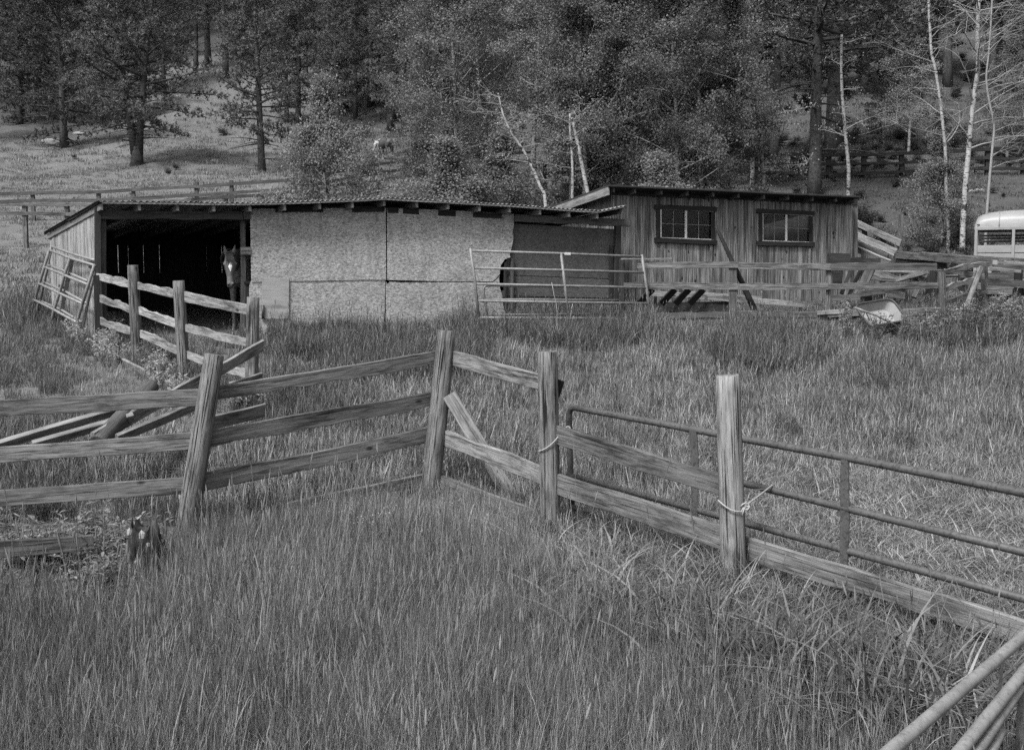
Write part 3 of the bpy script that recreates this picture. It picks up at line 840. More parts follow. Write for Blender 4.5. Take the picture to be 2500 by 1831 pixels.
for i, (px, py, s) in enumerate(((316, 1300, .032), (346, 1308, .036), (362, 1330, .02))):
    lump('chip', at(px, py, 7.58), s * .6, s * .35, s, ROCK, i * 3.1, .4, 1, st)
for i, (a, b) in enumerate((((235, 1402), (300, 1388)), ((190, 1432), (262, 1420)), ((140, 1470), (200, 1462)))):
    loose('wood_scrap', a, 8.2 - i * .15, b, 8.3 - i * .15, .06, .03, ('pale split scrap of wood just left of the burnt stump', 'pale sliver of wood lying below the lowest left plank', 'short splinter of wood in the weeds at lower left')[i], 'scrap', W_DEAD, up=(0, -.6, .8))
log_ = pole('rotten_log', at(170, 1475, 8.0), at(345, 1425, 8.35), .06, None, CHAR, r2=.05, wob=.4)
tag(log_, 'dark rotten log lying in the grass below the burnt stump', 'log')

# ------------------------------------------------------------------ pipe gates around the shed
def tracegate(name, label, P, rails, ups, mat, r, flatbars=(), sticker=None, ground_pt=None):
    t = gate(name, label, ground_pt)
    for seg in rails: tube('crossbar', [P(*q) for q in seg], r, t, mat, 10)
    for seg in ups: tube('upright', [P(*q) for q in seg], r * 1.12, t, mat, 10)
    for a, b, w in flatbars: board('brace', P(*a), P(*b), w, .02, t, mat, up=sideN, bev=.006)
    if sticker: board('tag', P(*sticker[0]) - Vector((0, .025, 0)), P(*sticker[1]) - Vector((0, .025, 0)), .045, .006, t, WHITE, seg=1, wob=0)
    return t
D1 = VPlane.px(1150, 20.0, 1590, 20.75, 700)
d1 = D1.at
tracegate('pipe_gate', 'six-bar pipe gate propped in front of the dark bay of the shed', d1,
    [[(1150, 612.7), (1360, 619), (1568, 627)], [(1159, 654.6), (1374, 660), (1573, 665.5)], [(1163, 693.5), (1378, 698), (1578, 703)], [(1167, 734.7), (1383, 738.5), (1584, 741)], [(1171, 775.7), (1388, 777), (1588, 778)]],
    [[(1148, 606), (1160, 690), (1171, 800)], [(1369.6, 618), (1392, 805)], [(1567, 622), (1592, 800)]], PIPE_GREY, .0225, sticker=((1378, 619.5), (1393, 620)), ground_pt=down(d1(1380, 800), 0))
D2 = VPlane.px(1180, 20.45, 1520, 21.25, 700)
d2 = D2.at
tracegate('pipe_gate', 'smaller dark pipe gate with rounded corner half hidden behind the propped gate', d2,
    [bend([d2(1195, 800), d2(1184, 735), d2(1178, 697), d2(1300, 699), d2(1512, 700), d2(1516, 740), d2(1520, 800)], .12)] and [],
    [], PIPE_GREY, .02, ground_pt=down(d2(1350, 800), 0))
g2 = [o for o in bpy.data.objects if o.get('label', '').startswith('smaller dark pipe gate')][0]
tube('frame', bend([d2(1195, 800), d2(1184, 735), d2(1178, 697), d2(1300, 699), d2(1512, 700), d2(1516, 740), d2(1520, 800)], .12), .02, g2, PIPE_GREY, 10)
for a, b in (((1184, 731), (1514, 733.5)), ((1191, 769), (1517, 766))): tube('crossbar', [d2(*a), d2(*b)], .019, g2, PIPE_GREY, 10)
for i, (pts, lb) in enumerate((([(1347, 690), (1353, 722), (1357, 735), (1361, 768), (1356, 775)], 'loop of pale baling twine hanging left of the gate upright'), ([(1398, 742), (1393, 768), (1392, 800), (1400, 772)], 'loop of pale baling twine at the foot of the gate upright'))):
    o = tube('baling_twine', [d1(px, py, .03) for px, py in pts], .005, None, ROPE, 5); tag(o, lb, 'twine')
# two gates leaning on the left side wall
def LG(top_y_r, top_y_l, dn):
    """the leaning plane: right edge near the corner, left edge further back; lower points stand out from the wall"""
    def P(px, py):
        f = (px - 75) / 165.0
        Yt = lerp(top_y_l, top_y_r, max(0, min(1.05, f)))
        return at(px, py, Yt - dn * sstep(((py - lerp(610, 648, f)) / 200)))
    return P
PA = LG(18.75, 22.0, .45); PB = LG(19.0, 22.3, .35)
ga = tracegate('pipe_gate', 'front one of two pale pipe gates leaning on the shed side wall', PA,
    [[(119.4, 610.5), (170, 630), (230, 648)], [(107, 651), (157, 672), (214, 695)], [(94.6, 692), (145, 716), (201, 742)], [(83, 732), (131, 756), (187, 787)]],
    [[(121, 611), (100, 680), (76, 768)], [(231, 646), (205, 730), (178, 820), (172, 845)], [(171, 632), (157, 674), (150, 700), (143, 722), (131, 760), (126, 790)]], PIPE_PALE, .024, ground_pt=on_ground(*PA(130, 800).xy))
board('tag', PA(222, 667) - Vector((0, .03, 0)), PA(224, 675) - Vector((0, .03, 0)), .04, .006, ga, WHITE, seg=1, wob=0)
tracegate('pipe_gate', 'rear one of two pale pipe gates leaning on the shed side wall', PB,
    [[(124, 601.7), (180, 621), (236, 637)], [(115, 647), (165, 665), (215, 687)], [(108, 690), (160, 712), (212, 741)], [(98, 735), (150, 757), (201, 788)], [(150, 785), (192, 826)]],
    [[(127, 598), (110, 680), (91, 770)], [(238, 634), (216, 730), (196, 832), (192, 850)]], PIPE_PALE, .024, flatbars=[((176, 634), (142, 795), .07)], ground_pt=on_ground(*PB(150, 800).xy))

# ------------------------------------------------------------------ rail fence in front of the cabin
RP = VPlane.px(1520, 20.95, 2310, 19.9, 750)
rp_ = RP.at
rf = thing('rail_fence', 'old three-rail board fence running in front of the cabin', 'fence', down(rp_(1900, 780), 0))
def rr_(a, b, w=.125, mat=W_OLD, off=.0, **k): board('rail', rp_(a[0], a[1], off), rp_(b[0], b[1], off), w, .045, rf, mat, wob=.01, **k)
rr_((1556, 648), (1802, 648), .12, W_RAIL); rr_((1803, 650), (2030, 651.5), .12, W_RAIL); rr_((2028, 653), (2287, 652.5), .13, W_OLD, .02)
rr_((1516, 633), (1640, 634), .035, W_PALE, .03, wane=.01)
rr_((1523, 698), (1802, 699.5), .12, W_RAIL, wane=.02); rr_((1803, 700), (2022, 700), .12, W_RAIL, wane=.03); rr_((2022, 700), (2290, 695), .125, W_RAIL, .02, wane=.03)
rr_((1600, 771), (1802, 769), .12, W_OLD, wane=.04); rr_((1803, 767), (2020, 767), .12, W_RAIL, wane=.03); rr_((1995, 765), (2062, 761), .09, W_PALE, .05); rr_((2020, 766), (2296, 759), .12, W_RAIL, .02, wane=.03)
rr_((1520, 786), (1800, 784), .14, W_OLD, -.02); rr_((1801, 783), (2050, 783), .14, W_OLD, -.02); rr_((2051, 782), (2300, 776), .13, W_OLD, -.02)
for t_, b_, w, mat in (((1518, 632), (1519, 790), .10, W_DARK), ((1789, 640), (1791, 785), .15, W_OLD), ((2023, 655), (2020, 785), .08, W_RAIL), ((2294, 664), (2304, 785), .115, W_OLD)):
    tp = rp_(t_[0], t_[1], -.09); bt = down(rp_(b_[0], b_[1], -.09), .25)
    board('post', bt, tp, w, w, rf, mat, up=RP.n.to_3d(), wob=.01)
lp = pole('leaning_pole', on_ground(*rp_(1866, 768, -.25).xy, -.1), rp_(1748, 553, -.25), .065, None, W_DARK, r2=.03, wob=.15)
tag(lp, 'dark pointed pole leaning in front of the cabin between the windows', 'pole')
fb = thing('feed_bunk', 'collapsed pale board trough between the cabin and the rail fence', 'trough', down(RP.at(1780, 770, -.7), 0))
def fb_(n, a, b, w, mat, off=-.75, t=.03, **k): board(n, rp_(a[0], a[1], off), rp_(b[0], b[1], off), w, t, fb, mat, wob=.006, **k)
fb_('side_board', (1586, 716), (1966, 744), .10, W_RAIL_PALE); fb_('side_board', (1680, 714), (1860, 728), .05, W_PALE, -.9)
fb_('side_board', (1600, 752), (1790, 748), .2, W_DARK, -.8); fb_('floor_board', (1790, 746), (1862, 757), .05, W_PALE, -.7)
for x0 in (1560, 1614, 1648, 1683): fb_('slat', (x0 + 34, 706), (x0, 742), .16, W_DARK, -.6, up=(1, .3, .3))
for px in (1600, 1955): board('leg', down(rp_(px, 780, -.78), .1), rp_(px, 722 if px < 1700 else 742, -.78), .09, .05, fb, W_DARK, up=RP.n.to_3d())

# ------------------------------------------------------------------ corral at right
def c5(x, y): return 2000 + x / 4.512, 520 + y / 4.512
def cb(n, a, Ya, b, Yb, w, par, mat, t=.04, **k):
    return board(n, at(*c5(*a), Ya), at(*c5(*b), Yb), w, t, par, mat, wob=.01, **k)
def legdown(n, a, Y, w, par, mat, base=None, **k):
    p = at(*c5(*a), Y); q = at(*c5(*base), Y) if base else p
    return board(n, down(q, .2), p, w, w, par, mat, up=(0, -1, 0), wob=.01, **k)
lc = thing('loading_chute', 'bleached loading chute of sloping boards beside the cabin corner', 'chute', on_ground(10.0, 26.8))
cb('side_board', (300, 60), 27.6, (900, 335), 26.2, .15, lc, W_RAIL_PALE); cb('side_board', (300, 205), 27.6, (850, 445), 26.2, .17, lc, W_PALE)
cb('side_board', (300, 290), 26.9, (755, 495), 25.6, .13, lc, W_OLD); cb('floor_board', (300, 350), 26.6, (790, 560), 25.3, .16, lc, W_PALE, up=(0, -.6, .6))
for a, Y, m_ in (((500, 175), 27.25, W_DARK), ((705, 270), 26.8, W_DARK), ((852, 330), 26.35, W_OLD), ((800, 500), 25.5, W_OLD)): legdown('leg', a, Y, .1, lc, m_)
legdown('leg', (900, 20), 28.5, .09, lc, W_RAIL)
cc = thing('cattle_chute', 'jumble of dark slanted boards forming a chute behind the rail fence', 'chute', on_ground(8.0, 22.3))
cb('cross_beam', (105, 500), 21.9, (330, 500), 21.9, .19, cc, W_DARK, .15); cb('cross_beam', (325, 510), 22.0, (655, 530), 22.6, .10, cc, W_OLD, .1)
cb('slat', (590, 560), 22.4, (430, 905), 21.9, .17, cc, W_OLD, up=(1, 0, .3)); cb('slat', (480, 560), 22.5, (330, 900), 22.2, .07, cc, W_DARK, up=(1, 0, .3)); cb('slat', (370, 560), 22.6, (240, 890), 22.3, .07, cc, W_DARK, up=(1, 0, .3))
slab('side_panel', [at(*c5(125, 800), 22.7), at(*c5(250, 800), 22.7), at(*c5(280, 540), 22.7), at(*c5(125, 540), 22.7)], .03, cc, W_DARK, (0, -1, 0))
cb('side_board', (440, 885), 21.8, (1050, 830), 22.4, .12, cc, W_RAIL); cb('side_board', (140, 935), 21.9, (445, 930), 21.8, .12, cc, W_OLD)
cb('side_board', (540, 715), 23.2, (850, 755), 23.6, .08, cc, W_RAIL_PALE); cb('side_board', (600, 640), 23.7, (860, 745), 23.9, .16, cc, W_RAIL_PALE); cb('side_board', (740, 890), 23.4, (970, 930), 23.6, .14, cc, W_RAIL)
legdown('leg', (985, 850), 22.35, .1, cc, W_RAIL); legdown('leg', (455, 880), 21.95, .07, cc, W_RAIL); legdown('leg', (1235, 600), 22.9, .17, cc, W_DARK); legdown('leg', (125, 470), 22.05, .09, cc, W_OLD)
legdown('leg', (545, 900), 22.6, .1, cc, W_DARK)
slab('low_panel', [down(at(*c5(1040, 1060), 23.3)), down(at(*c5(1250, 1060), 23.3)), at(*c5(1250, 920), 23.3), at(*c5(1040, 930), 23.3)], .03, cc, W_OLD, (0, -1, 0))
cb('pole_brace', (860, 745), 22.2, (1195, 645), 21.6, .09, cc, W_RAIL_PALE, .09); cb('pole_brace', (1195, 640), 21.9, (1050, 935), 21.6, .09, cc, W_OLD, .05, up=(1, 0, .3))
cb('cross_beam', (700, 630), 23.0, (1190, 655), 22.6, .07, cc, W_RAIL_PALE); cb('cross_beam', (840, 660), 23.0, (1060, 675), 22.8, .05, cc, W_DARK)
bf = thing('board_fence', 'heavy plank corral fence running off at the right edge', 'fence', on_ground(11.0, 22.5))
cb('rail', (848, 460), 25.6, (1900, 550), 21.4, .16, bf, W_RAIL); cb('rail', (850, 530), 25.6, (1400, 575), 23.4, .16, bf, W_DARK); cb('rail', (1130, 448), 27.0, (2400, 535), 25.0, .08, bf, W_RAIL)
cb('rail', (1880, 590), 21.5, (2450, 612), 21.8, .10, bf, W_OLD); cb('rail', (1870, 610), 21.3, (2215, 650), 21.6, .07, bf, W_PALE); cb('rail', (1970, 545), 24, (2400, 575), 24.2, .05, bf, W_PALE)
cb('rail', (1980, 722), 23.2, (2400, 745), 23.3, .07, bf, W_PALE); cb('rail', (1855, 765), 21.4, (2450, 800), 21.8, .14, bf, W_OLD); cb('rail', (1845, 855), 21.35, (2122, 860), 21.45, .14, bf, W_RAIL)
cb('rail', (1690, 790), 21.7, (1850, 830), 21.5, .12, bf, W_RAIL); cb('rail', (1860, 940), 21.4, (2450, 985), 21.8, .13, bf, W_OLD); cb('rail', (1560, 680), 22.6, (2200, 700), 22.6, .12, bf, W_RAIL)
cb('rail', (1390, 880), 22.3, (1810, 900), 21.9, .10, bf, W_OLD); cb('rail', (2100, 880), 22.2, (2450, 890), 22.2, .25, bf, W_DARK); cb('rail', (1900, 1080), 22.2, (2450, 1090), 22.2, .28, bf, W_DARK); cb('rail', (1900, 650), 23.6, (2450, 660), 23.6, .2, bf, W_RAIL)  # the two wide dark boards stand in for the shadow behind the rails
for a, Y, w, m_, bs in (((1815, 545), 21.45, .1, W_OLD, (1845, 1010)), ((1950, 640), 22.8, .12, W_DARK, None), ((1790, 700), 21.9, .13, W_DARK, None), ((2200, 580), 21.95, .12, W_DARK, None), ((860, 440), 25.75, .1, W_OLD, None), ((2000, 520), 25.3, .1, W_OLD, None), ((2420, 540), 24.9, .1, W_OLD, None), ((1570, 680), 22.75, .1, W_DARK, None), ((2440, 590), 22.0, .13, W_OLD, None)):
    legdown('post', a, Y, w, bf, m_, bs)
pgt = thing('pole_gate', 'rough pole gate with a pale diagonal brace at the corral corner', 'gate', on_ground(9.6, 20.8))
for a, Y0, b, Y1_, m_ in (((1285, 655), 20.0, (1825, 555), 21.3, W_RAIL_PALE), ((1385, 830), 20.1, (1810, 715), 21.3, W_RAIL_PALE), ((1390, 990), 20.1, (1815, 875), 21.3, W_RAIL)):
    cb('rail', a, Y0, b, Y1_, .10, pgt, m_, .05, wane=.03, low=.02, bow=.03)
pole('brace', down(at(*c5(1520, 1110), 20.4), .1), at(*c5(1785, 600), 21.1), .05, pgt, W_RAIL_PALE, r2=.045, wob=.12)
pole('brace', down(at(*c5(1495, 1090), 20.8), .1), at(*c5(1725, 640), 21.3), .025, pgt, W_OLD, wob=.12)
legdown('post', (1360, 665), 20.05, .08, pgt, W_OLD, (1385, 1140))

# wheelbarrow tipped over in the grass
def wheelbarrow():
    c = at(*c5(660, 1180), 19.2); c.z = H(c.x, c.y)
    w = thing('wheelbarrow', 'old wheelbarrow tipped on its side with its pale tray showing', 'wheelbarrow', c)
    # tray: rounded rim, smaller rounded floor; its mouth faces away, its pale inside tilts towards the camera
    def loop(sx, sy, r, n=6):
        out = []
        for cx_, cy_, a0 in ((sx - r, sy - r, 0), (-sx + r, sy - r, 90), (-sx + r, -sy + r, 180), (sx - r, -sy + r, 270)):
            for k in range(n + 1):
                a_ = math.radians(a0 + 90 * k / n); out.append((cx_ + r * math.cos(a_), cy_ + r * math.sin(a_)))
        return out
    rim, flo = loop(.275, .36, .12), loop(.22, .27, .10)
    V = [(x, y, 0) for x, y in rim] + [(x, y, -.17) for x, y in flo]; n = len(rim)
    Fc = [(k, (k + 1) % n, n + (k + 1) % n, n + k) for k in range(n)] + [tuple(range(n, 2 * n))]
    M = Matrix.Translation(at(*c5(680, 1095), 19.2)) @ Matrix.Rotation(math.radians(-8), 4, 'Y') @ Matrix.Rotation(math.radians(14), 4, 'Z') @ Matrix.Rotation(math.radians(42), 4, 'X')
    S = Matrix.Rotation(math.radians(90), 4, 'Z')
    me = mesh('tray', V, Fc); tray = link('tray', me, TRAILER, w, M @ S)
    tray.modifiers.new('thick', 'SOLIDIFY').thickness = .006
    rt = link('rim', mesh('rim', *tube_geo([Vector((x, y, 0)) for x, y in rim + rim[:2]], .018, 8)), STEELBLK, w, M @ S)
    tube('handle', [at(*c5(390, 1042), 18.95), at(*c5(640, 1135), 18.98), at(*c5(850, 1245), 19.0)], .017, w, W_PALE, 8)
    tube('handle', [at(*c5(470, 1240), 19.55), at(*c5(760, 1270), 19.55)], .017, w, W_PALE, 8)
    tube('leg', [at(*c5(450, 1210), 19.1), at(*c5(510, 1080), 19.2), at(*c5(560, 1200), 19.3)], .011, w, STEELBLK, 6)
    wc = at(*c5(800, 1200), 19.75)
    r_ = [wc + Vector((math.cos(t) * .17, .05 * math.cos(t), math.sin(t) * .17)) for t in [k * math.pi / 12 for k in range(25)]]
    wh = link('wheel', mesh('wheel', *tube_geo([p - wc for p in r_], .04, 8, False)), RUBBER, w, Matrix.Translation(wc))
    tube('axle', [wc + Vector((0, -.1, 0)), wc + Vector((0, .1, 0))], .015, w, STEELBLK, 6)
    board('undercarriage', at(*c5(600, 1185), 19.5), at(*c5(800, 1215), 19.6), .12, .03, w, STEELBLK)
wheelbarrow()

# stock trailer at the right edge
def trailer():
    Y = 29.0
    c0 = at(2378, 600, Y); X0 = c0.x; zt = at(2450, 512, Y).z; Lg = 4.2; Wd = 1.8
    gz = H(X0 + 2, Y + .5)
    t = thing('stock_trailer', 'pale rounded stock trailer with open slatted side at right edge', 'trailer', (X0, Y, gz))
    sec = []                                        # roof: rounded crown that also curves down at the front
    V, Fc = [], []; ns, nl = 14, 14
    zl = at(2400, 556, Y).z                          # lower edge of the roof shell
    hgt = zt - zl
    for j in range(nl + 1):
        f = j / nl; x = X0 + Lg * f ** 1.6
        k = 1 if f > .45 else math.sqrt(max(0.0, 1 - ((.45 - f) / .45) ** 2))
        k = .22 + .78 * k
        for i in range(ns + 1):
            a_ = math.pi * i / ns
            yy = Y + Wd / 2 - Wd / 2 * (abs(math.cos(a_)) ** .6) * (1 if math.cos(a_) > 0 else -1)
            V.append((x, yy, zl + hgt * k * math.sin(a_) ** .6))
    for j in range(nl):
        for i in range(ns): q = j * (ns + 1) + i; Fc.append((q, q + 1, q + ns + 2, q + ns + 1))
    Fc.append(tuple(range(ns, -1, -1)))
    o0 = Vector((X0, Y, zl)); V = [Vector(v) - o0 for v in V]
    r = link('roof', mesh('roof', V, Fc), TRAILER, t, Matrix.Translation(o0), True)
    zp, zb = at(2400, 599, Y).z, at(2400, 640, Y).z
    fz = gz + .42
    for yy in (Y, Y + Wd):
        d = -.012 if yy == Y else .012
        board('roof_rail', (X0, yy, zl - .03), (X0 + Lg, yy, zl - .03), .07, .05, t, TRAILER, wob=0, seg=1)
        for xx in (X0 + .04, X0 + .9, X0 + 1.78, X0 + 2.6, X0 + 3.4, X0 + Lg - .04): board('pillar', (xx, yy + d, fz - .1), (xx, yy + d, zl - .065), .07, .05, t, TRAILER, up=(1, 0, 0), wob=0, seg=1)
        board('side_panel', (X0 + .08, yy, (zp + at(2400, 618, Y).z) / 2), (X0 + Lg - .08, yy, (zp + at(2400, 618, Y).z) / 2), zp - at(2400, 618, Y).z - .01, .02, t, TRAILER, wob=0, seg=1)
        z2 = at(2400, 619.5, Y).z
        board('side_panel', (X0 + .08, yy, (z2 + fz) / 2), (X0 + Lg - .08, yy, (z2 + fz) / 2), z2 - fz, .02, t, TRAILER, wob=0, seg=1)
        for pz in (571, 578, 586) if yy > Y else (): board('slat', (X0 + .08, yy, at(2400, pz, Y).z), (X0 + Lg - .08, yy, at(2400, pz, Y).z), .05, .02, t, TRAILER_D, wob=0, seg=1)
    for f in (.32, .55, .78):
        j = int(nl * f); rib = [Vector(v) + o0 for v in V[j * (ns + 1):(j + 1) * (ns + 1)]]
        tube('roof_rib', [q + Vector((0, 0, .004)) for q in rib], .012, t, TRAILER, 6)
    slab('front_wall', [Vector((X0 + .01, Y + .05, fz)), Vector((X0 + .01, Y + Wd - .05, fz)), Vector((X0 + .01, Y + Wd - .05, zp)), Vector((X0 + .01, Y + .05, zp))], .02, t, TRAILER, (-1, 0, 0))
    board('floor', (X0, Y + Wd / 2, fz), (X0 + Lg, Y + Wd / 2, fz), Wd - .04, .06, t, TRAILER_D, up=(0, 1, 0), wob=0, seg=1)
    for xx in (X0 + 2.1, X0 + 2.95):
        for yy in (Y - .05, Y + Wd + .05):
            wh = bpy.data.objects.new('wheel', None); COL.objects.link(wh); zc = H(xx, yy) + .34; wh.location = (xx, yy, zc); attach(wh, t)
            pole('tyre', (xx, yy - .1, zc), (xx, yy + .1, zc), .34, wh, RUBBER, sides=22, wob=0, seg=2)
            pole('rim', (xx, yy - .112, zc), (xx, yy + .112, zc), .19, wh, TRAILER, sides=16, wob=0, seg=1)
        board('axle', (xx, Y, zc), (xx, Y + Wd, zc), .07, .07, t, STEELBLK, wob=0, seg=1)
        board('spring', (xx, Y + .3, zc), (xx, Y + .3, fz), .1, .1, t, STEELBLK, up=(1, 0, 0), wob=0, seg=1)
    # hitch tongue resting on a jack
    tube('hitch', [Vector((X0 + .1, Y + Wd / 2, fz)), Vector((X0 - .9, Y + Wd / 2, fz - .02))], .04, t, STEELBLK, 8)
    tube('jack', [Vector((X0 - .7, Y + Wd / 2, H(X0 - .7, Y + Wd / 2))), Vector((X0 - .7, Y + Wd / 2, fz + .3))], .03, t, TRAILER, 8)
    t.rotation_euler = (0, 0, -.40)
    board('emblem', at(2385, 549, Y - .05), at(2392, 549, Y - .05), .03, .006, t, STEELBLK, seg=1, wob=0)
trailer()

# ------------------------------------------------------------------ fences further up the slope
def backfence(name, label, Y, rails, posts, w, mat, pw, wane=0.0, t=.04, post_h=None):
    f = thing(name, label, 'fence', on_ground(*at(posts[len(posts) // 2][0], 500, Y(posts[len(posts) // 2][0])).xy))
    for poly in rails:
        for a, b in zip(poly, poly[1:]):
            pa, pb = at(a[0], a[1], Y(a[0])), at(b[0], b[1], Y(b[0])); d = (pb - pa).normalized() * .03
            board('rail', pa - d, pb + d, w, t, f, mat, wob=.012, wane=wane, seg=6 if wane else 3)
    for px, py, lean in posts:
        tp = at(px, py, Y(px) + .1); bt = down(tp, .25); bt.x -= lean
        board('post', bt, tp, pw, pw, f, mat, up=(0, -1, 0), wob=.012)
    return f
YA = lambda px: 43.2 if px < 700 else lerp(43.2, 50, (px - 700) / 500)
backfence('rail_fence', 'dark two-rail fence across the meadow below the pines', YA,
    [[(-60, 474), (80, 472), (240, 469), (325, 464), (480, 456), (565, 450), (715, 439), (800, 424), (900, 405), (1000, 392), (1120, 380), (1300, 372)],
     [(-60, 492), (80, 491), (240, 489), (325, 485), (480, 477), (565, 472), (715, 460), (800, 446), (900, 425), (1000, 412), (1120, 400), (1300, 394)]],
    [(80, 470, 0), (240, 466, 0), (325, 457, 0), (480, 445, 0), (565, 441, 0), (715, 434, 0), (800, 420, 0), (880, 405, 0), (988, 388, 0), (1120, 376, 0), (1300, 368, 0)], .12, W_OLD, .13)
YB = lambda px: 38.0 if px < 450 else lerp(38.0, 43, (px - 450) / 500)
backfence('rail_fence', 'lighter grey rail fence just behind the shed roof, in front of the dark meadow fence', YB,
    [[(-60, 499), (60, 499), (163, 500), (340, 497), (465, 489), (550, 482), (640, 476), (725, 468), (820, 455), (925, 440), (1010, 428)],
     [(-60, 522), (60, 521), (163, 523), (340, 520), (465, 512), (550, 505), (640, 498), (725, 490), (820, 476), (925, 462), (1010, 450)]],
    [(60, 494, 0), (163, 493, 0), (340, 490, 0), (465, 482, 0), (550, 474, 0), (640, 468, 0), (720, 460, 0), (820, 448, 0), (925, 432, 0), (1010, 424, 0)], .12, W_RAIL, .14)
YC = lambda px: 46.0
backfence('split_rail_fence', 'dark split-rail fence on the wooded slope behind the cabin', YC,
    [[(1330, 404), (1450, 400), (1560, 398), (1700, 394), (1840, 382), (1935, 377), (2023, 380), (2108, 379), (2200, 375), (2300, 371), (2400, 365), (2500, 362), (2600, 360)],
     [(1330, 424), (1450, 420), (1560, 418), (1700, 414), (1840, 404), (1935, 402), (2023, 401), (2108, 399), (2200, 398), (2300, 390), (2400, 386), (2500, 388), (2600, 386)],
     [(1840, 422), (1935, 424), (2023, 427), (2108, 425), (2200, 420), (2300, 414), (2400, 411), (2500, 413), (2600, 412)]],
    [(1330, 398, 0), (1450, 394, 0), (1560, 392, 0), (1700, 388, 0), (1846, 378, 0), (1937, 374, .12), (2024, 375, 0), (2110, 362, 0), (2200, 372, -.1), (2300, 366, 0), (2412, 360, 0), (2500, 356, 0)], .13, W_DARK, .17, wane=.03, t=.11)

# rocks and deadwood on the hillside
for i, (px, py, s, lb) in enumerate(((525, 396, .35, 'small white rock on the meadow left of the straight pine'), (130, 352, .95, 'pale flat boulder at the foot of the left pine'), (195, 330, .6, 'white boulder just right of the left pine trunk'), (2350, 180, .5, 'pale rock high on the slope between the bare aspens'), (2385, 470, .3, 'small pale rock on the bank behind the trailer'))):
    p = G(px, py); tag(lump('boulder', p + UPZ * s * .1, s, s * .7, s * .35, ROCK, i * 5.3 + 1, .3, 2), lb, 'rock')
for i, (a, b, r, lb) in enumerate((((400, 318), (480, 330), .12, 'pale dead branch lying on the meadow right of the forked pine'), ((450, 205), (475, 196), .15, 'grey fallen log below the upper pines'), ((2255, 505), (2262, 528), .05, 'short white stick standing on the bank behind the cabin'))):
    pa, pb = G(*a), G(*b)
    if i == 2: pb = pa; pa = pb + Vector((-.1, 0, .45))
    tag(pole('dead_branch', pa + UPZ * r * .6, pb + UPZ * r * .6, r, None, W_DEAD, r2=r * .5, wob=.3), lb, 'log')

# ------------------------------------------------------------------ horses
def loft(V, Fc, rings, n=14):
    """rings: (centre, axis u, axis v, half u, half v)"""
    o = len(V)
    for c, u, v, a, b in rings:
        for k in range(n):
            t = 2 * math.pi * k / n; V.append(c + u * math.cos(t) * a + v * math.sin(t) * b)
    for i in range(len(rings) - 1):
        for k in range(n):
            p = o + i * n + k; q = o + i * n + (k + 1) % n; Fc.append((p, q, q + n, p + n))
    Fc.append(tuple(o + k for k in range(n - 1, -1, -1))); Fc.append(tuple(o + (len(rings) - 1) * n + k for k in range(n)))
def path_rings(pts):
    """pts: (x, y, z, half side, half depth) along a limb lying near the xz plane"""
    out = []
    P = [Vector(p[:3]) for p in pts]
    for i, p in enumerate(pts):
        d = (P[min(i + 1, len(P) - 1)] - P[max(i - 1, 0)]).normalized()
        side = Vector((0, 1, 0)); dep = d.cross(side).normalized()
        out.append((P[i], side, dep, p[3], p[4]))
    return out
def coat(name, base, white=None, blaze=None, turn=0.0):
    m = Mat(name, .6, .3); v = m.coord('Object', False)
    c = m.ramp(m.noise(v, 7, 4), [(.3, base * .75), (.7, base * 1.2)])
    sx = m.n('ShaderNodeSeparateXYZ'); m.l(v, sx.inputs[0])
    if white is not None:
        k = m.math('ADD', sx.outputs[0], m.math('MULTIPLY', m.noise(v, 2.2, 3), .5))
        c = m.mix(m.ramp(k, [(white, 0), (white + .03, 1)]), c, .36)
    if blaze:
        bx, bz_, w, h = blaze
        mp = m.n('ShaderNodeMapping', vector_type='TEXTURE'); m.l(v, mp.inputs[0]); mp.inputs['Location'].default_value = (.97, 0, 0); mp.inputs['Rotation'].default_value = (0, 0, turn)
        sx = m.n('ShaderNodeSeparateXYZ'); m.l(mp.outputs[0], sx.inputs[0])
        dy = m.math('DIVIDE', m.math('ABSOLUTE', sx.outputs[1]), w); dz = m.math('DIVIDE', m.math('ABSOLUTE', m.math('SUBTRACT', sx.outputs[2], bz_)), h)
        inside = m.math('LESS_THAN', m.math('ADD', dy, dz), 1.0); front = m.math('GREATER_THAN', sx.outputs[0], bx)
        c = m.mix(m.math('MULTIPLY', inside, front), c, .6)
    m.color(c); m.bump(m.noise(v, 60, 3), .2, .004); return m.m
HOOF = flat('hoof', .05, .6); EYE = flat('eye', .008, .15, .5, .1); HAIR = flat('mane_hair', .018, .7, .3, .4, 30, bump=.8)
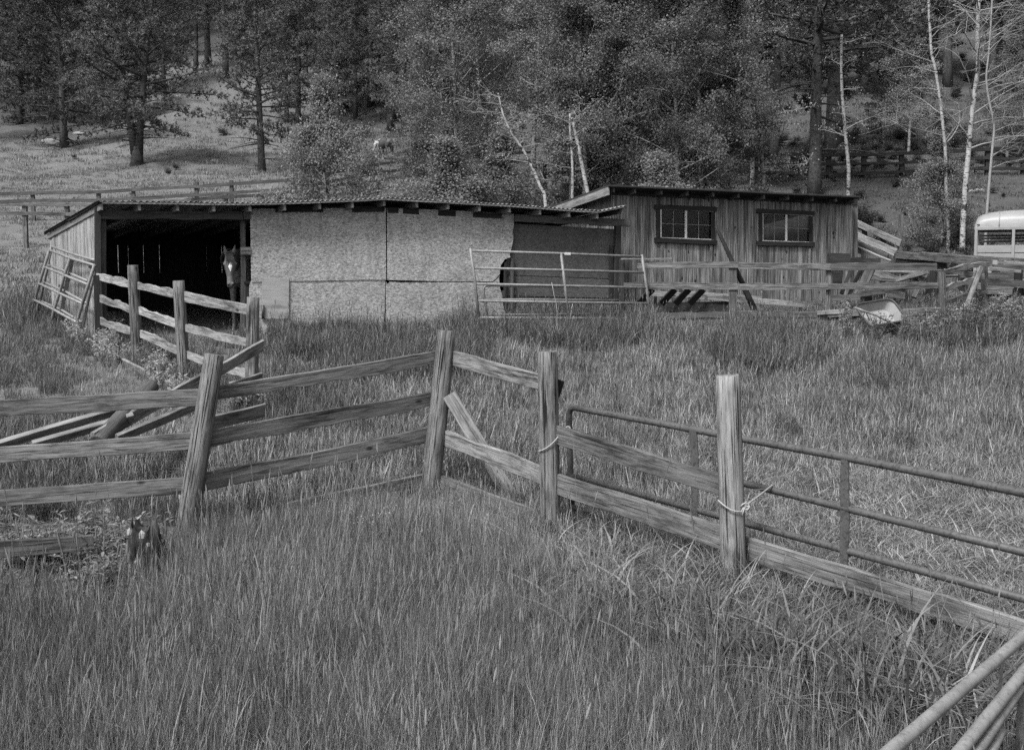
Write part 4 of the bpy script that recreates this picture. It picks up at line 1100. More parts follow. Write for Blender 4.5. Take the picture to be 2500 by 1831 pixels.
def horse(label, loc, rz, scale, mat, poll=(1.02, 1.46), drop=.52, tip=.2, voxel=.02, turn=0.0):
    t = thing('horse', label, 'horse', loc); t.rotation_euler = (0, 0, rz); t.scale = (scale,) * 3
    V, Fc = [], []
    Yv, Zv = Vector((0, 1, 0)), Vector((0, 0, 1))
    loft(V, Fc, [(Vector((x, 0, z)), Yv, Zv, w, h) for x, z, w, h in ((-.82, 1.16, .05, .08), (-.76, 1.17, .15, .17), (-.66, 1.18, .23, .25), (-.48, 1.2, .28, .29), (-.2, 1.15, .275, .30), (.1, 1.12, .28, .33), (.36, 1.14, .26, .345), (.55, 1.16, .21, .31), (.68, 1.13, .14, .22), (.74, 1.12, .06, .1))], 18)
    px_, pz = poll
    TM = Matrix.Translation((px_ - .05, 0, 0)) @ Matrix.Rotation(turn, 4, 'Z') @ Matrix.Translation((-px_ + .05, 0, 0))
    nk = [(.42, 0, 1.24, .14, .27), (.58, 0, lerp(1.28, pz, .25), .115, .23), (.78, 0, lerp(1.28, pz, .6), .092, .185), (px_ - .08, 0, pz - .03, .08, .135), (px_ + .02, 0, pz - .03, .07, .10)]
    loft(V, Fc, path_rings(nk))
    h0 = len(V)
    def hd(f, side, dep, push=0.0):                  # along the face, poll to muzzle
        return (px_ + .02 + tip * f + push, 0, pz - .02 - drop * f, side, dep)
    loft(V, Fc, path_rings([hd(-.1, .05, .07), hd(.02, .085, .115), hd(.16, .102, .145), hd(.26, .108, .155), hd(.38, .098, .15), hd(.52, .075, .12), hd(.68, .06, .088), hd(.84, .061, .075), hd(.94, .063, .066), hd(1.02, .048, .045)]), 18)
    legs = set()
    for s in (-1, 1):
        # brow ridges, nostrils, lips
        for f, sy, r, ps in ((.23, .085, .042, .06), (.9, .036, .026, .055), (1.0, .0, .035, -.01)):
            c = Vector(hd(f, 0, 0)[:3]) + Vector((ps, s * sy, 0))
            loft(V, Fc, [(c + Vector((0, 0, dz * r)), Vector((1, 0, 0)), Yv, r * k, r * k) for dz, k in ((-1, .3), (-.6, .8), (0, 1), (.6, .8), (1, .3))], 8)
        e = Vector((px_ - .01, s * .062, pz + .04))
        loft(V, Fc, [(e + Vector((.02 * k, s * .012 * k, .055 * k)), Yv, Vector((1, 0, 0)), a, b) for k, a, b in ((-.6, .035, .028), (0, .04, .03), (1, .036, .022), (2, .022, .014), (2.9, .006, .006))], 10)
        if s == 1:
            for i_ in range(h0, len(V)):
                if i_ not in legs: V[i_] = TM @ V[i_]
        l0 = len(V)
        loft(V, Fc, path_rings([(.46, s * .14, 1.2, .1, .17), (.5, s * .15, .98, .085, .12), (.5, s * .15, .75, .06, .075), (.505, s * .15, .53, .05, .058), (.5, s * .15, .48, .048, .055), (.495, s * .15, .38, .036, .042), (.49, s * .15, .18, .034, .038), (.5, s * .15, .13, .042, .046), (.52, s * .15, .08, .036, .04), (.54, s * .15, .045, .05, .055), (.55, s * .15, 0, .058, .066)]), 12)
        loft(V, Fc, path_rings([(-.55, s * .15, 1.2, .13, .25), (-.53, s * .165, .98, .115, .2), (-.5, s * .17, .82, .085, .13), (-.58, s * .165, .66, .06, .08), (-.68, s * .16, .52, .048, .07), (-.685, s * .16, .46, .045, .06), (-.66, s * .16, .34, .036, .045), (-.64, s * .16, .19, .036, .042), (-.63, s * .16, .13, .043, .048), (-.61, s * .16, .08, .037, .042), (-.59, s * .16, .045, .05, .055), (-.58, s * .16, 0, .058, .066)]), 12)
        legs.update(range(l0, len(V)))
    me = mesh('body', V, Fc)
    b = link('body', me, mat, None); b.parent = t
    rm = b.modifiers.new('remesh', 'REMESH'); rm.mode = 'VOXEL'; rm.voxel_size = voxel; rm.use_smooth_shade = True
    sm = b.modifiers.new('smooth', 'SMOOTH'); sm.factor = .5; sm.iterations = 5
    def add(name, VF, mt, smooth=True):
        o = link(name, mesh(name, *VF, smooth), mt, None); o.parent = t; return o
    for s in (-1, 1):
        c = Vector(hd(.27, 0, 0)[:3]) + Vector((.045, s * .104, 0)); Ve, Fe = [], []
        loft(Ve, Fe, [(c + Vector((0, 0, dz * .022)), Vector((1, 0, 0)), Yv, .024 * k, .016 * k) for dz, k in ((-1, .2), (-.6, .8), (0, 1), (.6, .8), (1, .2))], 10); add('eye', ([TM @ q for q in Ve], Fe), EYE)
        c = Vector(hd(.92, 0, 0)[:3]) + Vector((.078, s * .04, 0)); Ve, Fe = [], []
        loft(Ve, Fe, [(c + Vector((0, 0, dz * .026)), Vector((1, 0, 0)), Yv, .014 * k, .013 * k) for dz, k in ((-1, .2), (-.5, .8), (0, 1), (.5, .8), (1, .2))], 8); add('nostril', ([TM @ q for q in Ve], Fe), EYE)
    R = random.Random(5); Vm, Fm = [], []            # mane along the crest, falling to one side
    for i in range(46):
        f = i / 45; x = lerp(.45, px_, f); z = lerp(1.5, pz + .12, f)
        a = Vector((x, 0, z)); L_ = .26 + .08 * R.random()
        tube_geo([a, a + Vector((R.uniform(-.02, .02), -.07, -.02)), a + Vector((R.uniform(-.03, .03), -.135, -L_ * .55)), a + Vector((R.uniform(-.04, .04), -.14, -L_))], [.02, .02, .016, .004], 5, False, Vm, Fm)
    m0 = len(Vm)
    for i in range(9):                               # forelock
        a = Vector((px_ + .05, (i - 4) * .012, pz + .06)); tube_geo([a, a + Vector((.1, 0, -.05)), a + Vector((.15 + R.random() * .02, (i - 4) * .006, -.17 - R.random() * .06))], [.014, .013, .003], 5, False, Vm, Fm)
    Vm[m0:] = [TM @ q for q in Vm[m0:]]
    add('mane', (Vm, Fm), HAIR)
    Vm, Fm = [], []
    for i in range(26):
        a = Vector((-.8, R.uniform(-.03, .03), 1.26)); k = R.uniform(-.05, .05)
        tube_geo([a, a + Vector((-.1, k, -.08)), a + Vector((-.14, k * 1.6, -.4)), a + Vector((-.1, k * 1.4, -.72 - R.random() * .12))], [.02, .022, .022, .005], 5, False, Vm, Fm)
    add('tail', (Vm, Fm), HAIR)
    return t
# the bay horse: its head hangs into the light of the stall opening, facing the camera
hp = SF.at(562, 662, -.06)
hz = H(hp.x, hp.y) + .0
ph = hp.z + .26 - hz                              # poll height above the stall floor
face = (Vector((CAM.x, CAM.y)) - Vector((hp.x, hp.y))); hr = math.atan2(face.y, face.x) - .42
hs = .98
ho = Vector((hp.x, hp.y, 0)) - Vector((math.cos(hr), math.sin(hr), 0)) * 0.97 * hs - Vector((math.cos(hr + .45), math.sin(hr + .45), 0)) * .16 * hs
horse('brown horse with a white star on its forehead looking out of the dark stall', (ho.x, ho.y, min(H(ho.x, ho.y), hz)), hr, hs, coat('bay_coat', .11, None, (.08, ph / hs - .19, .034, .085), .45), poll=(1.02, ph / hs), drop=.52, tip=.12, voxel=.012, turn=.45)
p2 = G(940, 393)
horse('pale-shouldered paint horse with dark rump grazing among the aspens on the slope', p2, math.radians(128), 1.0, coat('paint_coat', .05, .72), poll=(1.12, 1.30), drop=.5, tip=.28, voxel=.025)

# ------------------------------------------------------------------ trees
def limb_pts(a, d, L, n, R, bendz, wig=.12):
    pts = [a.copy()]; d = d.normalized()
    for i in range(n):
        d = (d + Vector((R.uniform(-wig, wig), R.uniform(-wig, wig), bendz + R.uniform(-wig, wig) * .5))).normalized()
        pts.append(pts[-1] + d * (L / n))
    return pts
def pine_meshes(seed, Ht, Wd, cb, nbr, tuft=.42, fork=False, needles=9, dense=2.3, dead=8):
    R = random.Random(seed)
    V, Fc = [], []; LV, LF = [], []
    stems = []
    r0 = Ht * .0165
    def stem(base, dirv, L, r, lean):
        pts = [base]
        n = 10
        for i in range(1, n + 1):
            f = i / n; pts.append(base + dirv * L * f + Vector((math.sin(f * 2.2 + seed) * lean, math.cos(f * 1.7 + seed) * lean, 0)) * f)
        tube_geo(pts, [r * (1.25 if i == 0 else 1) * (1 - .9 * i / n) + .012 for i in range(n + 1)], 9, True, V, Fc); return pts
    if fork:
        tube_geo([Vector((0, 0, -.4)), Vector((0, 0, .5)), Vector((0, 0, 1.2))], [r0 * 1.9, r0 * 1.6, r0 * 1.3], 10, True, V, Fc)
        stems = [(stem(Vector((-.1, 0, .7)), Vector((-.12, .05, 1)), Ht * .95, r0 * .95, .25), Ht), (stem(Vector((.1, 0, .7)), Vector((.11, -.03, 1)), Ht, r0 * 1.0, .25), Ht)]
    else:
        stems = [(stem(Vector((0, 0, -.4)), Vector((R.uniform(-.02, .02), R.uniform(-.02, .02), 1)), Ht, r0, .15), Ht)]
    def add_tuft(c, d, s):
        d = d.normalized()
        for k in range(needles):
            q = Vector((R.gauss(0, 1), R.gauss(0, 1), R.gauss(0, 1) + .15)).normalized()
            q = (q * .85 + d * .62).normalized()
            ln = s * R.uniform(.45, .7); w = q.cross(Vector((R.uniform(-1, 1), R.uniform(-1, 1), R.uniform(-1, 1)))).normalized() * s * .085
            o = len(LV); LV.extend((c - w, c + w, c + q * ln)); LF.append((o, o + 1, o + 2))
    for pts, hh in stems:
        nb_ = nbr if not fork else int(nbr * .62)
        for i in range(nb_):
            t = ((i + R.random()) / nb_) ** .85
            zf = cb + (1 - cb) * t * .985
            k = zf * (len(pts) - 1); j = min(int(k), len(pts) - 2); a = pts[j].lerp(pts[j + 1], k - j)
            env = (1 - t) ** .75 * (.5 + .5 * min(1, t / .18))
            L = Wd * env * R.uniform(.55, 1.12) + .35
            az = i * 2.399 + R.uniform(-.5, .5); el = math.radians(lerp(-6, 48, t) + R.uniform(-12, 12))
            d = Vector((math.cos(az) * math.cos(el), math.sin(az) * math.cos(el), math.sin(el)))
            lp = limb_pts(a, d, L, 5, R, .05 if t > .2 else -.02)
            tube_geo(lp, [max(.012, .022 * L * (1 - q / 5.6)) for q in range(6)], 5, False, V, Fc)
            nt = int((3 + L * 5.2) * dense)
            for q in range(nt):
                f = R.uniform(.3, 1.0) ** .8; kk = f * 5; jj = min(int(kk), 4); p = lp[jj].lerp(lp[jj + 1], kk - jj)
                dr = (lp[jj + 1] - lp[jj]).normalized()
                sp = .34 * L * (1.15 - f) + .12
                off = Vector((R.gauss(0, .6), R.gauss(0, .6), R.gauss(0, .32) + .12)) * sp
                if q < 2: p = lp[-1]; off = dr * .1
                add_tuft(p + off, dr * .8 + off.normalized() * .5 + Vector((0, 0, .45)), tuft * R.uniform(.75, 1.2))
                if R.random() < .35 and off.length > .2: tube_geo([p, p + off], [.012, .006], 3, False, V, Fc)
        for i in range(dead):                          # bare lower limbs
            zf = cb * R.uniform(.3, 1.05); k = zf * (len(pts) - 1); j = min(int(k), len(pts) - 2); a = pts[j].lerp(pts[j + 1], k - j)
            az = R.uniform(0, 6.28); L = Wd * R.uniform(.25, .75)
            lp = limb_pts(a, Vector((math.cos(az), math.sin(az), R.uniform(-.1, .25))), L, 5, R, -.07)
            tube_geo(lp, [max(.01, .02 * L * (1 - q / 5.6)) for q in range(6)], 4, False, V, Fc)
            for q in range(4):
                p = lp[R.randint(2, 5)]; tube_geo([p, p + Vector((R.uniform(-.3, .3), R.uniform(-.3, .3), R.uniform(-.3, .1)))], [.01, .005], 3, False, V, Fc)
    tm = mesh('trunk', V, Fc, True); cm = mesh('crown', LV, LF)
    return tm, cm
def aspen_meshes(seed, Ht, Wd, cb, nbr, per=78, leafs=.058, r0=None, lean=.3, low=False):
    R = random.Random(seed); V, Fc = [], []; LV, LF = [], []
    r0 = r0 or Ht * .0095
    ph1, ph2 = R.uniform(0, 6), R.uniform(0, 6)
    pts = []
    for i in range(13):
        f = i / 12; pts.append(Vector((math.sin(f * 3 + ph1) * lean * f - math.sin(ph1) * 0, math.cos(f * 2.6 + ph2) * lean * f, -.3 + (Ht + .3) * f)))
    tube_geo(pts, [r0 * (1.2 if i == 0 else 1) * (1 - .88 * i / 12) + .006 for i in range(13)], 9, True, V, Fc)
    def leaves(c, n, s):
        for k in range(n):
            p = c + Vector((R.gauss(0, s), R.gauss(0, s), R.gauss(0, s * .72)))
            u = Vector((R.gauss(0, 1), R.gauss(0, 1), R.gauss(0, .6))).normalized(); v = u.cross(Vector((R.gauss(0, 1), R.gauss(0, 1), R.gauss(0, 1)))).normalized()
            q = leafs * R.uniform(.65, 1.15) * .5
            o = len(LV); LV.extend((p - u * q, p + v * q * .95 - u * q * .15, p + u * q * 1.15, p - v * q * .95 - u * q * .15)); LF.append((o, o + 1, o + 2, o + 3))
    for i in range(nbr):
        t = (i + R.random()) / nbr
        zf = cb + (1 - cb) * t
        k = (.03 + .97 * zf) * 12; j = min(int(k), 11); a = pts[j].lerp(pts[j + 1], k - j)
        env = math.sin(math.pi * min(1, (t * .82 + (.42 if low else .16)))) ** .7
        L = Wd * env * R.uniform(.5, 1.1) + .2
        az = i * 2.399 + R.uniform(-.6, .6); el = math.radians(lerp(15, 62, t) + R.uniform(-16, 16))
        lp = limb_pts(a, Vector((math.cos(az) * math.cos(el), math.sin(az) * math.cos(el), math.sin(el))), L, 5, R, .03, .17)
        tube_geo(lp, [max(.006, .013 * L * (1 - q / 5.5) + .004) for q in range(6)], 5, False, V, Fc)
        for q in range(3):
            f = R.uniform(.45, 1.0); kk = f * 5; jj = min(int(kk), 4); p = lp[jj].lerp(lp[jj + 1], kk - jj)
            e = p + Vector((R.gauss(0, 1), R.gauss(0, 1), R.gauss(.25, .7))) * .20 * L
            tube_geo([p, p.lerp(e, .5) + Vector((0, 0, .04)), e], [.009, .007, .004], 4, False, V, Fc)
            leaves(e, int(per * R.uniform(.5, 1.5)), R.uniform(.12, .22) * (.6 + .25 * L))
        leaves(lp[-1], int(per * R.uniform(.6, 1.2)), R.uniform(.13, .22))
    return mesh('trunk', V, Fc, True), mesh('crown', LV, LF)
def tree(name, label, cat, proto, loc, rz, sc, group=None, mats=None):
    t = thing(name, label, cat, loc, group); t.rotation_euler = (0, 0, rz); t.scale = sc if isinstance(sc, tuple) else (sc,) * 3
    for n, me, mt in (('trunk', proto[0], mats[0]), ('crown', proto[1], mats[1])):
        o = link(n, me, mt, None); o.parent = t
    return t
PM, PM2, AM = (BARK_P, NEEDLE), (BARK_P, NEEDLE2), (BARK_G, LEAF_A)
P_A = pine_meshes(1, 15, 3.6, .10, 80)
P_B = pine_meshes(2, 17, 3.3, .16, 84)
P_C = pine_meshes(3, 16, 4.6, .07, 100)
P_D = pine_meshes(4, 19, 3.0, .30, 74)
P_F = pine_meshes(5, 15, 5.0, .11, 104, fork=True, dead=9)
P_S = pine_meshes(6, 15.5, 3.9, .16, 92, dead=12)
P_N = pine_meshes(8, 13.5, 4.2, .34, 60, tuft=.36, needles=12, dense=3.2, dead=9)
G2 = lambda px, py: G(px, py, 30)
def pine(px, py, label, proto, rz, sc, mats=PM, group=None): return tree('pine_tree', label, 'pine', proto, G2(px, py), rz, sc, group, mats)
pine(335, 404, 'pine with a forked double trunk standing on the open meadow', P_F, .3, 1.0)
pine(157, 360, 'broad dense pine with low branches left of the forked pine', P_C, 1.1, 1.1)
pine(640, 424, 'straight single-trunk pine right of the forked pine with bare lower limbs', P_S, 2.0, (.95, .95, 1.0), PM2)
pine(552, 194, 'slim dark pine at the top edge of the meadow clearing', P_D, .5, 1.0)
pine(478, 175, 'thin-stemmed pine behind the meadow clearing, left of the slim dark pine', P_D, 2.5, .8)
pine(48, 305, 'dense pine at the left edge of the photograph beside the meadow', P_A, 3.4, 1.1)
pine(-60, 345, 'pine partly cut off by the left edge of the photograph', P_B, 1.4, 1.0)
pine(905, 262, 'tall pine with a clear dark trunk above the bushy aspen', P_D, 4.0, 1.05)
pine(868, 290, 'shorter pine whose dark trunk stands just left of the tall clear-trunked pine', P_B, 5.0, .7)
pine(746, 130, 'pine with a thick dark trunk high behind the straight meadow pine', P_B, 3.0, 1.05)
pine(1990, 478, 'large pine with spreading limbs rising behind the cabin roof', P_N, 1.9, (1.1, 1.1, 1.0), PM2)
pine(2035, 372, 'massive dark trunked pine behind the split-rail fence', P_B, 0.7, (1.5, 1.5, 1.25))
pine(2150, 355, 'small dark young pine on the slope behind the split-rail fence', P_A, 2.2, .3)
pine(2480, 290, 'low dark young pine at the right edge above the split-rail fence', P_C, .2, .28)
pine(1890, 395, 'pine with a thin dark trunk left of the large spreading pine', P_D, 1.2, .72)
pine(2420, 215, 'tall pine on the slope behind the bare white aspens', P_D, 2.9, .95)
pine(2200, 150, 'bushy pine high on the slope left of the bare white aspens', P_C, 4.4, .9)
pine(250, 300, 'dense pine filling the gap behind the forked pine', P_C, .9, .95)
pine(400, 235, 'pine at the left edge of the clearing, up the slope from the forked pine', P_A, 5.9, 1.0)
pine(95, 270, 'shaggy pine behind the broad low-branched pine', P_C, 2.9, 1.0)
pine(700, 300, 'leafy-looking pine at the right edge of the meadow clearing', P_A, 3.7, .8)
# the wood on the upper hillside: pines nothing tells apart
R = random.Random(21); placed = []; WOOD = []
tries = 0
while len(placed) < 190 and tries < 12000:
    tries += 1
    Y = R.uniform(82, 165) ; u = R.uniform(-.485, .485); x_ = u * Y
    z_ = H(x_, Y)
    d = Vector((x_, Y, z_)) - CAM
    px = CX + F * d.x / Y; py = CY - F * ((d.z * CP + d.y * SP) / (d.y * CP - d.z * SP))
    if 430 < px < 680 and py > 165: continue
    if px < 395 and py > 300: continue
    if px > 2080 and py > 215 and R.random() < .5: continue
    if px > 690 and py > 330: continue
    if any((x_ - a) ** 2 + (Y - b) ** 2 < 3.5 ** 2 for a, b in placed): continue
    placed.append((x_, Y))
    WOOD.append((px, Y, (x_, Y, z_), R.choice((P_A, P_B, P_C, P_D, P_S)), R.uniform(0, 6.28), R.uniform(.8, 1.15), R.choice((PM, PM, PM2))))
MARKS = [(60, 'the left edge'), (160, 'the broad low-branched pine'), (335, 'the forked pine'), (470, 'the left side of the clearing'), (560, 'the middle of the clearing'), (650, 'the straight meadow pine'), (760, 'the bushy aspen'), (900, 'the grazing horse'), (1050, 'the middle of the shed'), (1200, 'the torn end of the strand board'), (1330, 'the leaning white stem'), (1440, 'the cabin gable'), (1560, 'the left end of the cabin'), (1680, 'the left cabin window'), (1800, 'the gap between the windows'), (1920, 'the right cabin window'), (2050, 'the right end of the cabin'), (2180, 'the loading chute'), (2290, 'the left bare aspen'), (2390, 'the bright white aspen'), (2480, 'the trailer')]
ROWS = ['nearest', 'second', 'third', 'fourth', 'fifth', 'sixth', 'seventh', 'eighth', 'ninth', 'tenth', 'eleventh', 'twelfth', 'thirteenth', 'fourteenth', 'fifteenth', 'sixteenth', 'seventeenth', 'eighteenth', 'nineteenth', 'twentieth']
cols = {}
for w_ in sorted(WOOD, key=lambda q: q[1]):
    mk = min(MARKS, key=lambda q: abs(q[0] - w_[0]))[1]; k = cols.get(mk, 0); cols[mk] = k + 1
    tree('pine_tree', f'hillside pine above {mk}, {ROWS[min(k, 19)]} up the slope', 'pine', w_[3], w_[2], w_[4], w_[5], 'pines of the hillside wood', w_[6])

# aspens
A_A = aspen_meshes(31, 9.5, 1.9, .22, 46, 250)
A_B = aspen_meshes(32, 10.5, 2.1, .25, 48, 250)
A_C = aspen_meshes(33, 8.5, 2.0, .16, 46, 260)
A_L = aspen_meshes(34, 4.6, 1.55, .05, 48, 190, low=True, r0=.05)
A_D = aspen_meshes(35, 8.0, 1.6, .12, 46, 230, low=True)
def aspen(px, Y, label, proto, rz, sc, group=None):
    p = at(px, 480, Y); return tree('aspen_tree', label, 'aspen', proto, on_ground(p.x, p.y), rz, sc, group, AM)
aspen(806, 33, 'low bushy aspen leafed to the ground behind the shed roof', A_L, .4, (1.0, 1.0, 1.12))
aspen(862, 31.5, 'small round-crowned aspen at the right foot of the bushy aspen', A_L, 2.4, (.7, .7, .42))
aspen(1095, 41, 'leafy aspen left of the grove, above the grazing horse', A_D, 1.0, 1.08)
aspen(1110, 36, 'tall leafy aspen on the left flank of the grove', A_C, 2.2, 1.12)
aspen(1075, 31, 'slender young aspen low behind the middle of the shed roof', A_L, 3.4, (1.15, 1.15, .75))
aspen(1205, 32, 'short leafy aspen whose dark stem rises behind the shed roof', A_L, 5.0, (1.1, 1.1, .8))
aspen(1180, 46, 'aspen in the back of the grove behind the leaning trunk', A_B, 4.1, 1.1)
aspen(1300, 44, 'aspen with a wide crown at the back centre of the grove', A_A, .5, 1.25)
aspen(1396, 33.5, 'aspen with a straight white stem left of the cabin gable', A_A, 1.3, 1.0)
aspen(1432, 33, 'aspen with a smooth white stem leaning left beside the straight stem', A_B, 2.6, .95)
aspen(1462, 35, 'aspen with a grey stem nearest the cabin gable', A_C, 3.6, 1.0)
aspen(1487, 34.5, 'aspen with a spotted stem rising over the cabin roof corner', A_B, 5.2, 1.0)
aspen(1545, 39, 'leafy aspen behind the left end of the cabin roof', A_D, .2, 1.1)
aspen(1650, 32.5, 'dense bright-leaved aspen behind the left cabin window', A_C, 1.7, 1.02)
aspen(1712, 33, 'tall aspen with pale forking limbs behind the cabin', A_B, 4.6, 1.0)
aspen(1775, 34, 'leafy aspen filling the gap between the forking aspen and the broken trunk', A_D, 2.9, 1.02)
aspen(1600, 48, 'tall aspen at the back right of the grove', A_A, 3.9, 1.3)
aspen(1450, 52, 'tallest aspen at the back of the grove above the cabin corner', A_B, 1.1, 1.35)
aspen(1835, 45, 'aspen at the right back of the grove beside the spreading pine', A_C, .9, 1.1)
aspen(1050, 56, 'aspen standing uphill of the grazing horse', A_A, 2.2, .95)
aspen(2300, 36.5, 'low leafy aspen growing round the foot of the bare white aspens', A_L, 1.5, (.8, .8, .75))
aspen(2215, 52, 'leafy aspen uphill of the split-rail fence, left of the bare aspens', A_D, 2.3, .9)
aspen(2455, 50, 'leafy aspen uphill of the split-rail fence at the right edge', A_D, 4.7, .8)
aspen(1630, 31, 'low aspen bush just above the cabin roof', A_L, .9, (1.0, 1.0, .72))
# traced aspens with pale stems
def traced(label, pts, Y, r0, r1, seed, twigs=14, tl=1.2, leafy=0, up=.25, side=0.0, sub=5, lo=.35, mat=BARK_A):
    W = [at(px, py, Y) for px, py in pts]
    b = down(W[0], .2); t = thing('aspen_tree', label, 'aspen', on_ground(W[0].x, W[0].y))
    if W[0].z > b.z + .05: W = [b] + W
    o0 = t.location.copy(); R = random.Random(seed); V, Fc = [], []; TV, TF = [], []; LV, LF = [], []
    n = len(W)
    # resample
    Q = []
    for i in range(n - 1):
        for k in range(4):
            u = k / 4; p0, p1, p2, p3 = W[max(i - 1, 0)], W[i], W[i + 1], W[min(i + 2, n - 1)]
            Q.append(.5 * ((2 * p1) + (p2 - p0) * u + (2 * p0 - 5 * p1 + 4 * p2 - p3) * u * u + (3 * p1 - p0 - 3 * p2 + p3) * u ** 3) - o0)
    Q.append(W[-1] - o0)
    tube_geo(Q, [lerp(r0, r1, i / (len(Q) - 1)) for i in range(len(Q))], 10, True, V, Fc)
    for i in range(twigs):
        f = lerp(lo, .99, (i + R.random()) / twigs); k = f * (len(Q) - 1); j = min(int(k), len(Q) - 2); a = Q[j].lerp(Q[j + 1], k - j)
        az = R.uniform(0, 6.28); d = Vector((math.cos(az) + side, math.sin(az) * .6, R.uniform(-.1, .6) + up)); L = tl * R.uniform(.45, 1.3)
        lp = limb_pts(a, d, L, 6, R, -.02, .26)
        rb = lerp(r0, r1, f) * .42
        tube_geo(lp, [max(.004, rb * (1 - q / 6.6)) for q in range(7)], 5, False, TV, TF)
        for s_ in range(sub):
            p = lp[R.randint(2, 6)]; l2 = limb_pts(p, Vector((R.gauss(side, 1), R.gauss(0, .7), R.gauss(.3, .6))), L * R.uniform(.2, .5), 4, R, -.03, .35)
            tube_geo(l2, [max(.0035, rb * .4 * (1 - q / 4.6)) for q in range(5)], 4, False, TV, TF)
            for s2 in range(2):
                p = l2[R.randint(1, 4)]; tube_geo([p, p + Vector((R.gauss(side * .5, .16), R.gauss(0, .12), R.gauss(.06, .14)))], [.0045, .0028], 3, False, TV, TF)
            for k in range(leafy):
                p = l2[R.randint(1, 4)] + Vector((R.gauss(0, .16), R.gauss(0, .16), R.gauss(0, .12)))
                u = Vector((R.gauss(0, 1), R.gauss(0, 1), R.gauss(0, 1))).normalized(); v = u.orthogonal().normalized(); q = .028
                o = len(LV); LV.extend((p - u * q, p + v * q, p + u * q, p - v * q)); LF.append((o, o + 1, o + 2, o + 3))
    for nme, VV, FF, mt in (('trunk', V, Fc, mat), ('twigs', TV, TF, TWIG_A), ('crown', LV, LF, LEAF_A)):
        if VV: o = link(nme, mesh(nme, VV, FF, nme != 'crown'), mt, None); o.parent = t
    return t
traced('white aspen stem leaning sharply left just beyond the shed roof', [(1332, 500), (1318, 455), (1300, 410), (1280, 372), (1262, 345), (1245, 318), (1230, 285), (1224, 262), (1216, 228)], 30, .05, .016, 51, 9, .9, 5, .1, -.3)
traced('bare dead aspen with crooked limbs, left one of the white trunks at right', [(2316, 560), (2310, 470), (2308, 373), (2303, 320), (2297, 264), (2284, 174), (2274, 130), (2271, 80), (2267, 0), (2268, -120)], 36, .06, .035, 52, 20, 1.9, 0, .25, -.35, 6, .3)
traced('bright bare white aspen trunk standing tallest at right', [(2352, 530), (2358, 440), (2364, 377), (2371, 295), (2381, 217), (2388, 165), (2386, 110), (2388, 50), (2389, 0), (2392, -130)], 35, .085, .055, 53, 26, 2.2, 0, .3, .45, 6, .3)
traced('thin grey bare aspen right of the bright white trunk', [(2408, 545), (2414, 460), (2422, 370), (2427, 305), (2415, 250), (2408, 190), (2414, 130), (2419, 60), (2425, -60)], 34.5, .045, .022, 54, 22, 1.8, 0, .25, .5, 6, .25, TWIG_A)
traced('aspen trunk with a snapped top behind the cabin roof, left of the big pine', [(1864, 470), (1860, 400), (1856, 330), (1850, 280), (1846, 245), (1842, 213)], 35, .075, .05, 55, 8, 1.3, 16, .1, 0, 5, .3, BARK_G)
traced('slim aspen trunk with a snapped top right of the big pine', [(2072, 420), (2066, 350), (2062, 300), (2056, 230), (2054, 160), (2055, 85)], 40, .07, .045, 56, 8, 1.1, 10, .1, .2, 4, .3, BARK_G)
traced('white aspen stem with a broken crown behind the shed, right of the leaning stem', [(1397, 500), (1398, 430), (1396, 370), (1392, 320), (1392, 278)], 31.5, .042, .028, 57, 8, .9, 12, .2, -.3, 4, .45)
traced('smooth white aspen stem curving left, nearest the cabin gable', [(1436, 500), (1428, 440), (1420, 400), (1410, 350), (1402, 310), (1396, 288)], 31.0, .06, .04, 58, 6, .8, 16, .2, 0, 3, .5)
traced('forking pale aspen limb in the middle of the grove', [(1722, 470), (1718, 400), (1712, 340), (1714, 290), (1712, 240), (1708, 175), (1708, 135), (1724, 105), (1733, 60)], 35, .06, .02, 59, 16, 1.7, 26, .25, 0, 6, .3, BARK_G)

# ------------------------------------------------------------------ grass, weeds and brush (uncountable: scattered stuff)
def blade(V, Fc, R, base, h, w, az, lean, curl, seg=4):
    d = Vector((math.cos(az), math.sin(az), 0)); s = Vector((-d.y, d.x, 0)).lerp(Vector((R.uniform(-1, 1), R.uniform(-1, 1), 0)), .3).normalized()
    o = len(V)
    for i in range(seg + 1):
        f = i / seg
        p = base + d * (lean * f + curl * f ** 2.6) * h + Vector((0, 0, h * (f - .5 * curl * f ** 3)))
        ww = w * (1 - f ** 1.6) + .0004
        if i < seg: V.extend((p - s * ww / 2, p + s * ww / 2))
        else: V.append(p)
    for i in range(seg - 1): Fc.append((o + 2 * i, o + 2 * i + 1, o + 2 * i + 3, o + 2 * i + 2))
    Fc.append((o + 2 * seg - 2, o + 2 * seg - 1, o + 2 * seg))
def clump(seed, n, rad, hmin, hmax, w, curl, seg=4, lean=.25, arch=False):
    R = random.Random(seed); V, Fc = [], []
    for i in range(n):
        a, q = R.uniform(0, 6.28), rad * math.sqrt(R.random())
        blade(V, Fc, R, Vector((math.cos(a) * q, math.sin(a) * q, -.03)), R.uniform(hmin, hmax), w * R.uniform(.6, 1.3), R.uniform(0, 6.28), R.uniform(0, lean), curl * R.uniform(.35, 1.25) if arch else abs(R.gauss(0, curl)), seg)
    return V, Fc
